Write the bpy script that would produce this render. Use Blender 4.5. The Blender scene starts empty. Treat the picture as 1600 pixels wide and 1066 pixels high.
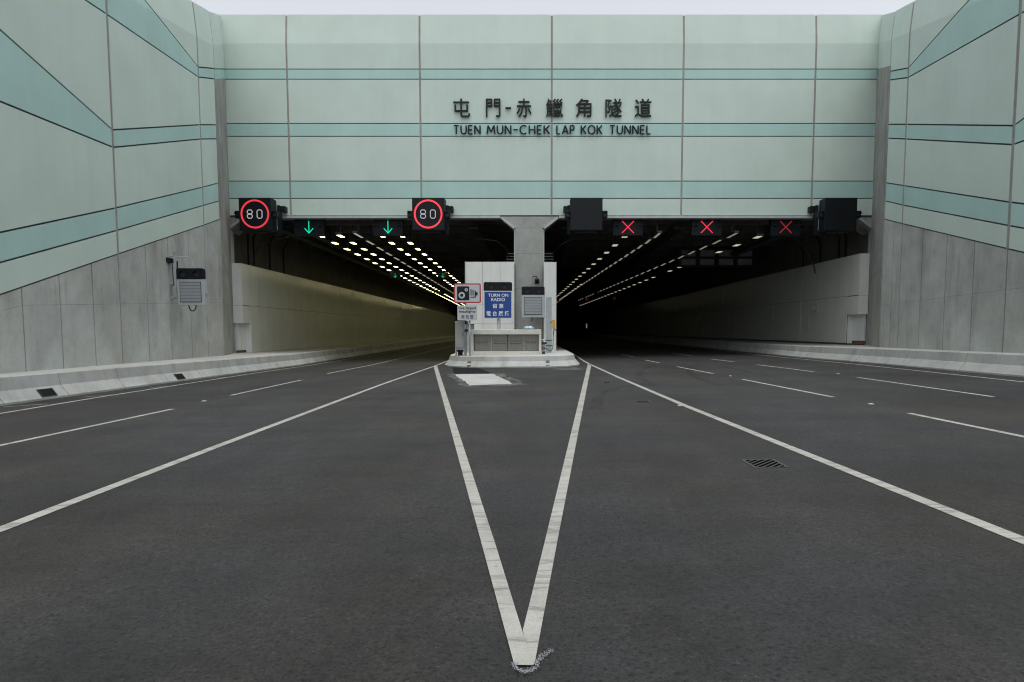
import bpy, bmesh, math, random
from mathutils import Vector, Matrix
random.seed(7)
SC = bpy.context.scene
COL = SC.collection
R = math.radians

# ------------------------------------------------------------------ camera, sky, sun, exposure
PITCH = math.atan(.0734)
cam = bpy.data.cameras.new('camera'); cam_o = bpy.data.objects.new('camera', cam); COL.objects.link(cam_o)
cam_o.location = (0, 0, 1.27); cam_o.rotation_euler = (math.pi / 2 - PITCH, 0, 0)
cam.sensor_width = 36; cam.lens = 22.5; cam.shift_x = -.025; cam.shift_y = .0419
cam.clip_start = .05; cam.clip_end = 5000
SC.camera = cam_o
SUN_EL, SUN_AZ = 79, 162      # overcast: a broad soft sun almost overhead
w = bpy.data.worlds.new('World'); SC.world = w; w.use_nodes = True
nt = w.node_tree; bg = nt.nodes['Background']
sky = nt.nodes.new('ShaderNodeTexSky'); sky.sky_type = 'NISHITA'; sky.sun_disc = False
sky.sun_elevation = R(SUN_EL); sky.sun_rotation = R(SUN_AZ); sky.air_density = 1; sky.dust_density = 4; sky.ozone_density = .3
hs = nt.nodes.new('ShaderNodeHueSaturation'); hs.inputs['Saturation'].default_value = .24
nt.links.new(sky.outputs[0], hs.inputs['Color']); nt.links.new(hs.outputs[0], bg.inputs['Color'])
bg.inputs['Strength'].default_value = .15
sun = bpy.data.lights.new('sun', 'SUN'); sun.energy = .5; sun.angle = R(50); sun.color = (1, .97, .93)
sun_o = bpy.data.objects.new('sun', sun); COL.objects.link(sun_o)
sun_o.rotation_euler = (R(90 - SUN_EL), 0, R(180 - SUN_AZ))
SC.view_settings.view_transform = 'Standard'; SC.view_settings.look = 'None'
SC.cycles.filter_width = 1.15; SC.view_settings.gamma = 1; SC.view_settings.exposure = .68

# ------------------------------------------------------------------ helpers
def gz(x, y=0):                     # the road falls 1.6 % to the left and lifts 1 % inside the tunnel
    return .0156 * x + max(0, y - 33) * .01

def tag(o, label=None, cat=None, group=None, kind=None):
    for k, v in (('label', label), ('category', cat), ('group', group), ('kind', kind)):
        if v: o[k] = v
    return o

def thing(name, label, cat, loc=(0, 0, 0), group=None):
    o = bpy.data.objects.new(name, None); COL.objects.link(o)
    o.location = loc; o.empty_display_size = .2
    return tag(o, label, cat, group)

def origin(o):
    v = Vector((0, 0, 0))
    while o: v += o.location; o = o.parent
    return v

class MB:
    def __init__(s): s.bm = bmesh.new()
    def face(s, pts): return s.bm.faces.new([s.bm.verts.new(p) for p in pts])
    def hexa(s, a, b):              # two matching rings -> closed prism
        n = len(a); va = [s.bm.verts.new(p) for p in a]; vb = [s.bm.verts.new(p) for p in b]
        s.bm.faces.new(va[::-1]); s.bm.faces.new(vb)
        for i in range(n): s.bm.faces.new((va[i], va[(i + 1) % n], vb[(i + 1) % n], vb[i]))
    def box(s, x0, x1, y0, y1, z0, z1):
        a = [(x0, y0), (x1, y0), (x1, y1), (x0, y1)]
        s.hexa([(x, y, z0) for x, y in a], [(x, y, z1) for x, y in a]); return s
    def slab(s, pts, n, t):         # polygon pushed along n by t
        n = Vector(n).normalized() * t
        s.hexa([Vector(p) for p in pts], [Vector(p) + n for p in pts]); return s
    def prism_y(s, xz, y0, y1):     # outline in x,z pushed along y
        s.hexa([(x, y0, z) for x, z in xz], [(x, y1, z) for x, z in xz]); return s
    def tube(s, pts, r, seg=8, closed=False, flat=None):
        pts = [Vector(p) for p in pts]; rings = []; n = len(pts)
        for i, p in enumerate(pts):
            if closed: d = (pts[(i + 1) % n] - pts[i - 1])
            else: d = pts[min(i + 1, n - 1)] - pts[max(i - 1, 0)]
            d.normalize()
            ref = Vector((0, 1, 0)) if abs(d.y) < .9 else Vector((0, 0, 1))
            u = d.cross(ref).normalized(); v = u.cross(d).normalized()
            f = flat if flat else 1
            if not closed and 0 < i < n - 1:
                d0 = (pts[i] - pts[i - 1]).normalized(); c = max(.55, d.dot(d0)); ru = r / c
            else: ru = r
            rings.append([s.bm.verts.new(p + u * ru * math.cos(2 * math.pi * k / seg) + v * r * f * math.sin(2 * math.pi * k / seg)) for k in range(seg)])
        m = n if closed else n - 1
        for i in range(m):
            a, b = rings[i], rings[(i + 1) % n]
            for k in range(seg): s.bm.faces.new((a[k], a[(k + 1) % seg], b[(k + 1) % seg], b[k]))
        if not closed: s.bm.faces.new(rings[0][::-1]); s.bm.faces.new(rings[-1])
        return s
    def sweep(s, sections, cap=True):
        rs = [[s.bm.verts.new(p) for p in sec] for sec in sections]
        for a, b in zip(rs, rs[1:]):
            for k in range(len(a)): 
                j = (k + 1) % len(a); s.bm.faces.new((a[k], a[j], b[j], b[k]))
        if cap: s.bm.faces.new(rs[0][::-1]); s.bm.faces.new(rs[-1])
        return s
    def build(s, name, m, parent=None, bevel=0, smooth=False, seg=2):
        bmesh.ops.recalc_face_normals(s.bm, faces=s.bm.faces[:])
        if parent: bmesh.ops.translate(s.bm, verts=s.bm.verts[:], vec=-origin(parent))
        me = bpy.data.meshes.new(name); s.bm.to_mesh(me); s.bm.free()
        if smooth:
            for p in me.polygons: p.use_smooth = True
        for q in (m if isinstance(m, (list, tuple)) else [m]): me.materials.append(q)
        o = bpy.data.objects.new(name, me); COL.objects.link(o)
        if parent: o.parent = parent
        if bevel:
            b = o.modifiers.new('bevel', 'BEVEL'); b.width = bevel; b.segments = seg; b.limit_method = 'ANGLE'; b.angle_limit = R(40)
        return o

def loose(mb, name, m, parent, bevel=0):
    """every connected piece of mb becomes an object of its own"""
    bm = mb.bm; bm.verts.ensure_lookup_table(); seen = set(); outs = []
    for v0 in bm.verts:
        if v0 in seen: continue
        st, comp = [v0], []
        seen.add(v0)
        while st:
            v = st.pop(); comp.append(v)
            for e in v.link_edges:
                w_ = e.other_vert(v)
                if w_ not in seen: seen.add(w_); st.append(w_)
        n = MB(); mp = {v: n.bm.verts.new(v.co) for v in comp}; fs = {f for v in comp for f in v.link_faces}
        for f in fs: n.bm.faces.new([mp[v] for v in f.verts])
        outs.append(n)
    bm.free()
    return [n.build(name, m, parent, bevel) for n in outs]

def inset(poly, d):                 # convex polygon (u,z); d = one distance per edge or a number
    n = len(poly)
    if not isinstance(d, (list, tuple)): d = [d] * n
    ar = sum(poly[i][0] * poly[(i + 1) % n][1] - poly[(i + 1) % n][0] * poly[i][1] for i in range(n))
    sg = 1 if ar > 0 else -1
    L = []
    for i in range(n):
        x0, y0 = poly[i]; x1, y1 = poly[(i + 1) % n]
        dx, dy = x1 - x0, y1 - y0; l = math.hypot(dx, dy)
        nx, ny = -dy / l * sg, dx / l * sg
        L.append((x0 + nx * d[i], y0 + ny * d[i], dx, dy))
    out = []
    for i in range(n):
        x0, y0, a, b = L[i - 1]; x1, y1, c, e = L[i]
        den = a * e - b * c
        if abs(den) < 1e-6: out.append((x1, y1)); continue
        t = ((x1 - x0) * e - (y1 - y0) * c) / den
        out.append((x0 + a * t, y0 + b * t))
    return out

def text_obj(body, box, y, m, parent, name, depth=.01, bold=0., keep=False):
    """text standing in a plane of constant y, fitted into box = (x0, x1, z0, z1)"""
    c = bpy.data.curves.new(name, 'FONT'); c.body = body; c.extrude = .5; c.offset = bold; c.resolution_u = 4
    t = bpy.data.objects.new(name, c); COL.objects.link(t)
    bpy.context.view_layer.update()
    me = bpy.data.meshes.new_from_object(t.evaluated_get(bpy.context.evaluated_depsgraph_get()))
    bpy.data.objects.remove(t); bpy.data.curves.remove(c)
    xs = [v.co.x for v in me.vertices]; ys = [v.co.y for v in me.vertices]
    x0, x1, z0, z1 = box; po = origin(parent)
    sx = (x1 - x0) / (max(xs) - min(xs)); sz = (z1 - z0) / (max(ys) - min(ys))
    ox = x0
    if keep: k = min(sx, sz); ox = (x0 + x1) / 2 - k * (max(xs) - min(xs)) / 2; sx = sz = k
    for v in me.vertices:
        v.co = Vector((ox + (v.co.x - min(xs)) * sx, y - (v.co.z + .5) * depth, z0 + (v.co.y - min(ys)) * sz)) - po
    me.name = name; me.materials.clear(); me.materials.append(m)
    o = bpy.data.objects.new(name, me); COL.objects.link(o); o.parent = parent
    return o

def copy_tree(o, parent=None):
    c = o.copy(); COL.objects.link(c)
    if parent: c.parent = parent
    for ch in list(o.children): copy_tree(ch, c)
    return c

# ------------------------------------------------------------------ materials
def newmat(name):
    m = bpy.data.materials.new(name); m.use_nodes = True
    return m, m.node_tree, m.node_tree.nodes['Principled BSDF']

def noise(nt, scale, detail=4, rough=.55, mapping=None, src='Object'):
    tc = nt.nodes.new('ShaderNodeTexCoord'); out = tc.outputs[src]
    if mapping:
        mp = nt.nodes.new('ShaderNodeMapping'); mp.inputs['Scale'].default_value = mapping
        nt.links.new(out, mp.inputs['Vector']); out = mp.outputs[0]
    n = nt.nodes.new('ShaderNodeTexNoise'); n.inputs['Scale'].default_value = scale
    n.inputs['Detail'].default_value = detail; n.inputs['Roughness'].default_value = rough
    nt.links.new(out, n.inputs['Vector'])
    return n.outputs['Fac']

def ramp(nt, fac, stops):
    r = nt.nodes.new('ShaderNodeValToRGB'); e = r.color_ramp.elements
    while len(e) < len(stops): e.new(.5)
    for q, (p, v) in zip(e, stops):
        q.position = p; q.color = (v, v, v, 1) if not isinstance(v, (tuple, list)) else (*v, 1)
    nt.links.new(fac, r.inputs['Fac']); return r.outputs['Color']

def mul(nt, a, b, f=1.):
    m = nt.nodes.new('ShaderNodeMix'); m.data_type = 'RGBA'; m.blend_type = 'MULTIPLY'; m.inputs['Factor'].default_value = f
    nt.links.new(a, m.inputs['A']); nt.links.new(b, m.inputs['B']); return m.outputs['Result']

def rgb(nt, c):
    n = nt.nodes.new('ShaderNodeRGB'); n.outputs[0].default_value = (*c, 1); return n.outputs[0]

def bump(nt, p, fac, strength, dist=.02):
    b = nt.nodes.new('ShaderNodeBump'); b.inputs['Strength'].default_value = strength; b.inputs['Distance'].default_value = dist
    nt.links.new(fac, b.inputs['Height']); nt.links.new(b.outputs[0], p.inputs['Normal'])

def surface(name, c, rough=.6, var=.1, scale=2., streak=0., metal=0., spec=.4, bumps=0., speck=0.):
    m, nt, p = newmat(name)
    out = rgb(nt, c)
    if var: out = mul(nt, out, ramp(nt, noise(nt, scale, 5), [(.3, 1 - var), (.7, 1 + var)]))
    if streak: out = mul(nt, out, ramp(nt, noise(nt, 1., 5, .6, (3.2, 3.2, .16)), [(.36, 1 - streak), (.58, 1.)]))
    if speck: out = mul(nt, out, ramp(nt, noise(nt, 60., 2, .6), [(.35, 1 - speck), (.65, 1 + speck)]))
    nt.links.new(out, p.inputs['Base Color'])
    p.inputs['Roughness'].default_value = rough; p.inputs['Metallic'].default_value = metal
    p.inputs['Specular IOR Level'].default_value = spec
    if bumps: bump(nt, p, noise(nt, 9., 6, .6), bumps)
    return m

def concrete(name, c, streak=.35, var=.2, pits=True):
    m, nt, p = newmat(name)
    out = rgb(nt, c)
    out = mul(nt, out, ramp(nt, noise(nt, .5, 6, .62), [(.32, 1 - var), (.68, 1 + var * .6)]))
    out = mul(nt, out, ramp(nt, noise(nt, 1.6, 9, .68), [(.30, .84), (.52, 1.), (.72, 1.08)]))
    if streak:
        out = mul(nt, out, ramp(nt, noise(nt, 1., 7, .66, (1.15, 1.15, .17)), [(.30, 1 - streak), (.50, 1.)]))
        out = mul(nt, out, ramp(nt, noise(nt, 1., 5, .6, (4.2, 4.2, .42)), [(.30, 1 - streak * .9), (.40, 1.)]), .7)
    out = mul(nt, out, ramp(nt, noise(nt, .8, 4, .5), [(.35, (1.02, 1., .97)), (.65, (.98, 1., 1.02))]))
    out = mul(nt, out, ramp(nt, noise(nt, 38., 4, .65), [(.33, .9), (.66, 1.07)]))
    nt.links.new(out, p.inputs['Base Color'])
    p.inputs['Roughness'].default_value = .82; p.inputs['Specular IOR Level'].default_value = .3
    bump(nt, p, noise(nt, 14., 8, .65), .25, .012)
    return m

def emit(name, c, s, base=(.02, .02, .02)):
    m, nt, p = newmat(name)
    p.inputs['Base Color'].default_value = (*base, 1)
    p.inputs['Emission Color'].default_value = (*c, 1); p.inputs['Emission Strength'].default_value = s
    p.inputs['Roughness'].default_value = .5
    return m

def asphalt(name, c, k=1.):
    m, nt, p = newmat(name)
    out = rgb(nt, c)
    out = mul(nt, out, ramp(nt, noise(nt, .3, 9, .68), [(.34, .60), (.66, 1.55)]))
    out = mul(nt, out, ramp(nt, noise(nt, 1., 5, .6, (.9, .05, 1)), [(.3, .80), (.7, 1.24)]))
    out = mul(nt, out, ramp(nt, noise(nt, 1., 6, .65, (.25, 1.3, 1)), [(.3, .78), (.7, 1.22)]))
    out = mul(nt, out, ramp(nt, noise(nt, 2.3, 8, .72), [(.3, .84), (.7, 1.14)]))
    out = mul(nt, out, ramp(nt, noise(nt, 70., 4, .8), [(.33, .30), (.47, .95), (.62, 1.15), (.72, 2.3)]))
    out = mul(nt, out, ramp(nt, noise(nt, 46., 3, .7), [(.36, .2), (.46, 1.), (.62, 1.), (.72, 2.4)]))
    out = mul(nt, out, ramp(nt, noise(nt, 15., 6, .75), [(.34, .78), (.5, 1.), (.66, 1.22)]))
    out = mul(nt, out, ramp(nt, noise(nt, 240., 2, .7), [(.35, .6), (.65, 1.45)]))
    tint = ramp(nt, noise(nt, .35, 3), [(.38, (1.10, 1., .92)), (.62, (.92, 1., 1.09))])
    out = mul(nt, out, tint)
    nt.links.new(out, p.inputs['Base Color'])
    p.inputs['Roughness'].default_value = .74; p.inputs['Specular IOR Level'].default_value = .36
    bump(nt, p, noise(nt, 80., 4, .75), .8, .014)
    return m

def paint(name, c):
    m, nt, p = newmat(name)
    out = rgb(nt, c)
    out = mul(nt, out, ramp(nt, noise(nt, 1.4, 6, .65), [(.3, .82), (.7, 1.08)]))
    out = mul(nt, out, ramp(nt, noise(nt, 1., 4, .6, (.9, 7.5, 1)), [(.29, .45), (.37, .93), (.6, 1.05)]))
    out = mul(nt, out, ramp(nt, noise(nt, 1., 5, .55, (.7, 3.1, 1)), [(.474, 1.), (.495, .62), (.502, .62), (.522, 1.)]))
    out = mul(nt, out, ramp(nt, noise(nt, 16., 5, .75), [(.28, .6), (.38, 1.)]))
    out = mul(nt, out, ramp(nt, noise(nt, 120., 2, .7), [(.3, .8), (.6, 1.08)]))
    nt.links.new(out, p.inputs['Base Color'])
    p.inputs['Roughness'].default_value = .7; bump(nt, p, noise(nt, 80., 3), .3, .006)
    return m

M = dict(
    road=asphalt('asphalt', (.0205, .0208, .0205)),
    patch=surface('fresh_asphalt', (.012, .013, .015), .95, .3, 30., spec=.08),
    paint=paint('road_paint', (.31, .31, .283)),
    chalk=surface('chalk_spray', (.20, .21, .23), .9, .2, 40.),
    white_patch=concrete('pale_mortar', (.34, .355, .345), 0, .12),
    ground=surface('soil', (.12, .11, .09), .95, .25, .2),
    conc=concrete('wall_concrete', (.41, .428, .407), .28, .20),
    conc_dark=concrete('pier_concrete', (.31, .315, .295), .45, .22),
    joint=surface('joint_filler', (.13, .125, .115), .9, .2, 3.),
    gap=surface('dark_gap', (.085, .09, .086), .9, .1),
    barrier=concrete('barrier_concrete', (.36, .375, .36), .24, .16),
    deck=concrete('walkway_concrete', (.40, .40, .375), .0, .15),
    pillar=concrete('pillar_concrete', (.33, .345, .325), .15, .14),
    pale=surface('pale_green_cladding', (.50, .60, .545), .55, .05, .5, .02, speck=.03, bumps=.05),
    teal=surface('teal_green_cladding', (.375, .555, .52), .55, .06, .5, .02, speck=.03, bumps=.05),
    strip=surface('grey_brown_joint', (.29, .275, .25), .8, .15, 2., .2),
    trim=surface('light_metal_trim', (.42, .45, .46), .45, .08, 2., .1, metal=.2),
    clad=surface('enamel_panel', (.60, .61, .55), .13, .04, 1., .04, spec=.5, bumps=.16),
    clad_plain=surface('white_grey_panel', (.66, .68, .655), .42, .04, 1., .06),
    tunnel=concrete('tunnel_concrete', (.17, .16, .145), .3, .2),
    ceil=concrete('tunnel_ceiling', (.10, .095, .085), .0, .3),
    black=surface('black_enamel', (.0065, .0095, .0125), .5, .1, 3., spec=.22),
    black_face=surface('dark_display_face', (.006, .008, .0105), .4, .1, 3., spec=.22),
    dark_metal=surface('dark_metal', (.04, .042, .045), .5, .15, 3., metal=.4),
    galv=surface('galvanised_steel', (.36, .41, .43), .45, .14, 5., metal=.35),
    grey_paint=surface('grey_cabinet_paint', (.31, .315, .295), .5, .06, 3., .08),
    light_grey=surface('light_grey_paint', (.37, .395, .415), .5, .05, 3.),
    slat=surface('shutter_slat_grey', (.26, .285, .30), .5, .05, 3.),
    cab_conc=concrete('cabinet_concrete', (.58, .575, .53), .0, .10),
    sign_white=surface('bright_white_lettering', (.72, .74, .76), .5, .02),
    white=surface('white_sheet', (.47, .49, .51), .4, .04, 4.),
    blue=surface('blue_sheet', (.010, .055, .235), .35, .04, 4.),
    red=surface('red_sheet', (.42, .03, .05), .4, .05, 4.),
    yellow=surface('yellow_housing', (.62, .33, .02), .4, .06, 8.),
    steel=surface('brushed_steel_door', (.23, .225, .205), .38, .08, 3., .1, metal=.35),
    ink=surface('black_lettering', (.006, .011, .011), .5, .1, spec=.25),
    cable=surface('black_cable', (.012, .012, .012), .55, 0),
    plastic=surface('pale_blue_plastic', (.38, .52, .60), .3, .15, 20.),
    iron=surface('cast_iron', (.045, .048, .05), .55, .3, 20., metal=.3),
    bars=surface('worn_grating_iron', (.04, .042, .042), .7, .2, 20., spec=.15),
    void=surface('drain_void', (.004, .004, .004), 1., 0, spec=0.),
    brick=surface('brick_red_block', (.20, .10, .07), .85, .2, 8.),
    lens=emit('lit_lamp_lens', (1, .90, .46), 5.),
    lens_dim=emit('dim_lamp_lens', (1, .94, .68), .32),
    strip_l=emit('dim_strip_lens', (1, .95, .75), .24),
    strip_r=emit('strip_lens', (1, .96, .78), .14),
    green=emit('green_signal_led', (.0, .80, .45), .6),
    redled=emit('red_signal_led', (1, .025, .07), .72),
    redled_dim=emit('worn_red_signal_led', (1, .03, .06), .2),
    ring=emit('red_ring_led', (1, .045, .07), .72),
    ring_dim=emit('red_ring_led_dim', (1, .045, .07), .5),
    digit=emit('white_digit_led', (.9, .82, .9), .34),
    exit=emit('exit_sign_lens', (.8, .9, .85), .1),
)

# ------------------------------------------------------------------ ground and road
def sheet(xl, xr, ys, dz):
    m = MB()
    for a, b in zip(ys, ys[1:]):
        m.face([(xl(a), a, gz(xl(a), a) + dz), (xr(a), a, gz(xr(a), a) + dz), (xr(b), b, gz(xr(b), b) + dz), (xl(b), b, gz(xl(b), b) + dz)])
    return m
g = MB(); g.face([(-1500, -1500, -1.3), (1500, -1500, -1.3), (1500, 1500, -1.3), (-1500, 1500, -1.3)])
tag(g.build('ground', M['ground']), kind='structure')
road = sheet(lambda y: -17 if y < 36 else -17.8 - .035 * (y - 37), lambda y: 18.4 if y < 36 else 18.6, [-45, -10, 33, 36, 60, 120, 262], 0).build('road', M['road'])
tag(road, kind='structure')

def strip(name, pts, wd, m=M['paint'], dz=.004, parent=road):
    mb = MB(); e = []
    for i, p in enumerate(pts):
        q0 = Vector(pts[max(0, i - 1)]); q1 = Vector(pts[min(len(pts) - 1, i + 1)])
        d = (q1 - q0).normalized(); n = Vector((-d.y, d.x)) * wd / 2
        e.append((Vector(p) + n, Vector(p) - n))
    for (a, b), (c, d) in zip(e, e[1:]):
        mb.face([(q.x, q.y, gz(q.x, q.y) + dz) for q in (a, b, d, c)])
    return mb.build(name, m, parent)
def cut(pts):                      # add a vertex where the road changes slope
    out = [pts[0]]
    for a, b in zip(pts, pts[1:]):
        if a[1] < 33 < b[1]:
            t = (33 - a[1]) / (b[1] - a[1]); out.append((a[0] + (b[0] - a[0]) * t, 33))
        out.append(b)
    return out
def patch(name, pts, m, dz, parent=road):
    mb = MB(); mb.face([(x, y, gz(x, y) + dz) for x, y in pts]); return mb.build(name, m, parent)

# solid lines
strip('edge_line', cut([(-9.45, -30), (-10.02, 11.86), (-10.42, 15.), (-11.32, 25.7), (-11.7, 34), (-16.2, 160)]), .11)
strip('edge_line', cut([(11.35, -30), (11.45, 5), (11.76, 15.44), (12.5, 24.5), (12.79, 31.2), (12.85, 40), (11.6, 150)]), .12)
strip('inner_line', cut([(-3.1, -30), (-3.71, 4.33), (-3.9, 7.66), (-4.4, 18), (-4.76, 29.5), (-4.95, 34), (-9, 160)]), .115)
strip('inner_line', cut([(3.3, -30), (2.93, 3.6), (2.64, 11.41), (2.46, 20.), (2.36, 29.2), (2.4, 40), (1, 150)]), .115)
# the long V in front of the island
patch('gore_line', [(-.09, 2.387), (-.018, 2.382), (-.245, 3.76), (-4.66, 29.66), (-4.84, 29.72), (-.325, 3.74)], M['paint'], .008)
patch('gore_line', [(-.064, 2.69), (-.035, 2.42), (-.0155, 2.392), (-.010, 2.42), (.108, 3.73), (2.45, 29.12), (2.29, 29.2), (.031, 3.74)], M['paint'], .004)
# dashes
for a, b in [((-6.35, -6), (-6.48, 0)), ((-6.62, 3), (-6.99, 12.2)), ((-7.27, 15.1), (-7.62, 20.6))]: strip('lane_dash', [a, b], .1)
strip('lane_line', cut([(-8.0, 24.3), (-8.4, 34.7), (-13, 165)]), .10)
for a, b in [((5.8, -6.5), (5.79, -1.5)), ((5.78, 2.), (5.76, 6.6)), ((5.76, 6.9), (5.75, 9.85)), ((5.8, 12.5), (5.71, 17.8)), ((5.66, 20.6), (5.56, 25.5)), ((5.56, 29.3), (5.52, 33.)),
             ((5.48, 36.6), (5.4, 41.5)), ((5.35, 45), (5.28, 50)), ((5.2, 53), (5.12, 58))]: strip('lane_dash', [a, b], .1)
for a, b in [((8.62, -5), (8.62, 0)), ((8.62, 3.5), (8.62, 8.6)), ((8.65, 12.1), (8.94, 17.85)), ((8.98, 20.8), (8.95, 26.1)), ((8.93, 29), (8.91, 32.9)), ((8.88, 37), (8.8, 42)), ((8.75, 45.5), (8.68, 50.5)), ((8.6, 54), (8.5, 59))]:
    strip('lane_dash', [a, b], .1)
for a, b in [((-11.0, 13.1), (-10.5, 13.65)), ((-10.87, 15.3), (-10.53, 15.9)), ((-11.03, 18.1), (-10.7, 18.6)), ((-11.4, 22.4), (-11.1, 23))]: strip('gutter_dash', [a, b], .07)
# mortar and fresh asphalt in front of the island, chalk mark at the tip of the V
def ragged(pts, amp, n=14):
    out = []
    for i, p in enumerate(pts):
        q = pts[(i + 1) % len(pts)]; l = math.hypot(q[0] - p[0], q[1] - p[1])
        for k in range(n):
            t = k / n; out.append((p[0] + (q[0] - p[0]) * t + random.uniform(-amp, amp), p[1] + (q[1] - p[1]) * t + random.uniform(-amp, amp) * 1.5))
    return out
patch('mortar_patch', ragged([(-2.95, 22.6), (-1.55, 22.4), (-.65, 17.35), (-1.82, 17.2)], .035), M['white_patch'], .004)
def hazy(name, c, lo, hi, a1, sc):
    m, nt, p = newmat(name); p.inputs['Base Color'].default_value = (*c, 1); p.inputs['Roughness'].default_value = .9
    nt.links.new(ramp(nt, noise(nt, 1., 7, .7, sc), [(lo, 0.), (hi, a1)]), p.inputs['Alpha']); return m
HZ = hazy('mortar_dust', (.30, .31, .30), .40, .74, .5, (3., .9, 1))
patch('mortar_dust', ragged([(-3.3, 23.2), (-1.25, 22.7), (-.2, 16.9), (-2.0, 16.7)], .08), HZ, .003)
patch('mortar_dust', ragged([(.6, 25.6), (1.6, 26.2), (2.1, 24.6), (.9, 23.9)], .1), HZ, .003)
patch('fresh_asphalt_patch', ragged([(-3.75, 27.9), (-2.5, 27.0), (-1.62, 22.75), (-2.95, 22.75)], .02), M['patch'], .004)
chalk = [(-.092, 2.40), (-.088, 2.375), (-.078, 2.352), (-.06, 2.338), (-.045, 2.334), (-.027, 2.34), (-.012, 2.352), (-.002, 2.375), (-.002, 2.40), (.006, 2.425), (.022, 2.448), (.042, 2.478), (.058, 2.497)]
def skid(name, strength):
    m, nt, p = newmat(name)
    p.inputs['Base Color'].default_value = (.012, .012, .012, 1); p.inputs['Roughness'].default_value = .8
    a = ramp(nt, noise(nt, 1., 6, .7, (4., 1.2, 1)), [(.35, 0.), (.68, strength)])
    nt.links.new(a, p.inputs['Alpha']); return m
SK = skid('tyre_rubber', .3)
for pts in ([(2.9, 16), (3.1, 19.5), (3.7, 23), (4.7, 26.5), (6.0, 29)], [(4.5, 15.6), (4.7, 19), (5.2, 22), (6.1, 25.5), (7.3, 28)], [(6.9, 18), (7.1, 22), (7.3, 26), (7.45, 30)],
            [(1.0, 11), (1.3, 13.5), (1.9, 15.5), (2.9, 16.9)]):
    strip('tyre_mark', pts, .24, SK, .002)
cm = MB()
for i in range(560):
    k = random.random() * (len(chalk) - 1); j = int(k); t = k - j
    w_ = .0055 if k < 9 else .0075 * (1.15 - (k - 9) / 4 * .6)
    x = chalk[j][0] + (chalk[j + 1][0] - chalk[j][0]) * t + random.gauss(0, w_); y = chalk[j][1] + (chalk[j + 1][1] - chalk[j][1]) * t + random.gauss(0, w_ * 1.6)
    r = random.uniform(.0009, .0022); z = gz(x, y) + .0105 + i * 1e-6
    a0 = random.random() * 3
    cm.face([(x + r * math.cos(a0 + q * 1.5708), y + r * 1.7 * math.sin(a0 + q * 1.5708), z) for q in range(4)])
cm.build('chalk_mark', M['chalk'], road)

# road studs, manholes, gratings
def stud(x, y, label):
    z = gz(x, y); mb = MB()
    mb.hexa([(x - .045, y - .05, z), (x + .045, y - .05, z), (x + .045, y + .05, z), (x - .045, y + .05, z)], [(x - .034, y - .02, z + .016), (x + .034, y - .02, z + .016), (x + .034, y + .02, z + .016), (x - .034, y + .02, z + .016)])
    tag(mb.build('road_stud', M['slat'], None, .006), label, 'road stud', 'white road studs on the carriageway')
stud(-7.19, 13.74, 'white road stud on the left carriageway between the two long lane dashes')
stud(-4.24, 14.76, 'white road stud touching the solid white line left of the island')
stud(2.55, 11.42, 'white road stud touching the solid white line right of the island')
stud(5.82, 19.3, 'white road stud in the gap between far dashes of the right carriageway')
stud(9.17, 19.5, 'white road stud nearest the right barrier, between two lane dashes')
stud(5.86, 11.2, 'white road stud ahead of the nearest dash of the right carriageway')

def grate(name, x0, x1, y0, y1, n, label, cat, shear=0.):
    t = thing(name, label, cat, ((x0 + x1) / 2, (y0 + y1) / 2, gz((x0 + x1) / 2)))
    z = lambda x: gz(x)
    def bx(mb, a, b, c, d, h0, h1): mb.hexa([(x, y, z(x) + h0) for x, y in ((a, c), (b, c), (b, d), (a, d))], [(x, y, z(x) + h1) for x, y in ((a, c), (b, c), (b, d), (a, d))])
    v = MB(); bx(v, x0, x1, y0, y1, .001, .0025); v.build('recess', M['void'], t)
    f = MB(); w_ = .028
    bx(f, x0, x1, y0, y0 + w_, .0026, .0042); bx(f, x0, x1, y1 - w_, y1, .0026, .0042)
    bx(f, x0, x0 + w_, y0 + w_, y1 - w_, .0026, .0042); bx(f, x1 - w_, x1, y0 + w_, y1 - w_, .0026, .0042); f.build('frame', M['iron'], t)
    b = MB(); per = .42 / n; xa, xb, ya, yb = x0 + w_, x1 - w_, y0 + w_, y1 - w_
    c = ya - shear * (xb - x0)
    while c < yb - shear * (xa - x0) + .1:              # diagonal bars clipped to the frame
        poly = [(xa - .1, c + shear * (xa - .1 - x0)), (xb + .1, c + shear * (xb + .1 - x0)), (xb + .1, c + per * .42 + shear * (xb + .1 - x0)), (xa - .1, c + per * .42 + shear * (xa - .1 - x0))]
        for ax, lim, sg in ((0, xa, 1), (0, xb, -1), (1, ya, 1), (1, yb, -1)):
            out = []
            for p, q in zip(poly, poly[1:] + poly[:1]):
                ip, iq = (p[ax] - lim) * sg >= 0, (q[ax] - lim) * sg >= 0
                if ip: out.append(p)
                if ip != iq:
                    k_ = (lim - p[ax]) / (q[ax] - p[ax]); out.append((p[0] + (q[0] - p[0]) * k_, p[1] + (q[1] - p[1]) * k_))
            poly = out
        if len(poly) > 2: b.hexa([(x, y, z(x) + .0026) for x, y in poly], [(x, y, z(x) + .0036) for x, y in poly])
        c += per
    b.build('grating_bars', M['bars'], t)
grate('drain_grate', 2.05, 2.39, 5.98, 6.40, 5.2, 'slatted iron drain grate set in the asphalt right of the V marking', 'drain grate', 1.15)
grate('manhole_cover', 1.86, 2.17, 12.05, 12.4, 6, 'small dark iron cover in the asphalt inside the right solid line', 'manhole cover')
grate('gully_cover', 1.76, 2.02, 17.2, 17.6, 5, 'dark iron cover nearer the island, left of the right solid line', 'manhole cover')

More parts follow.
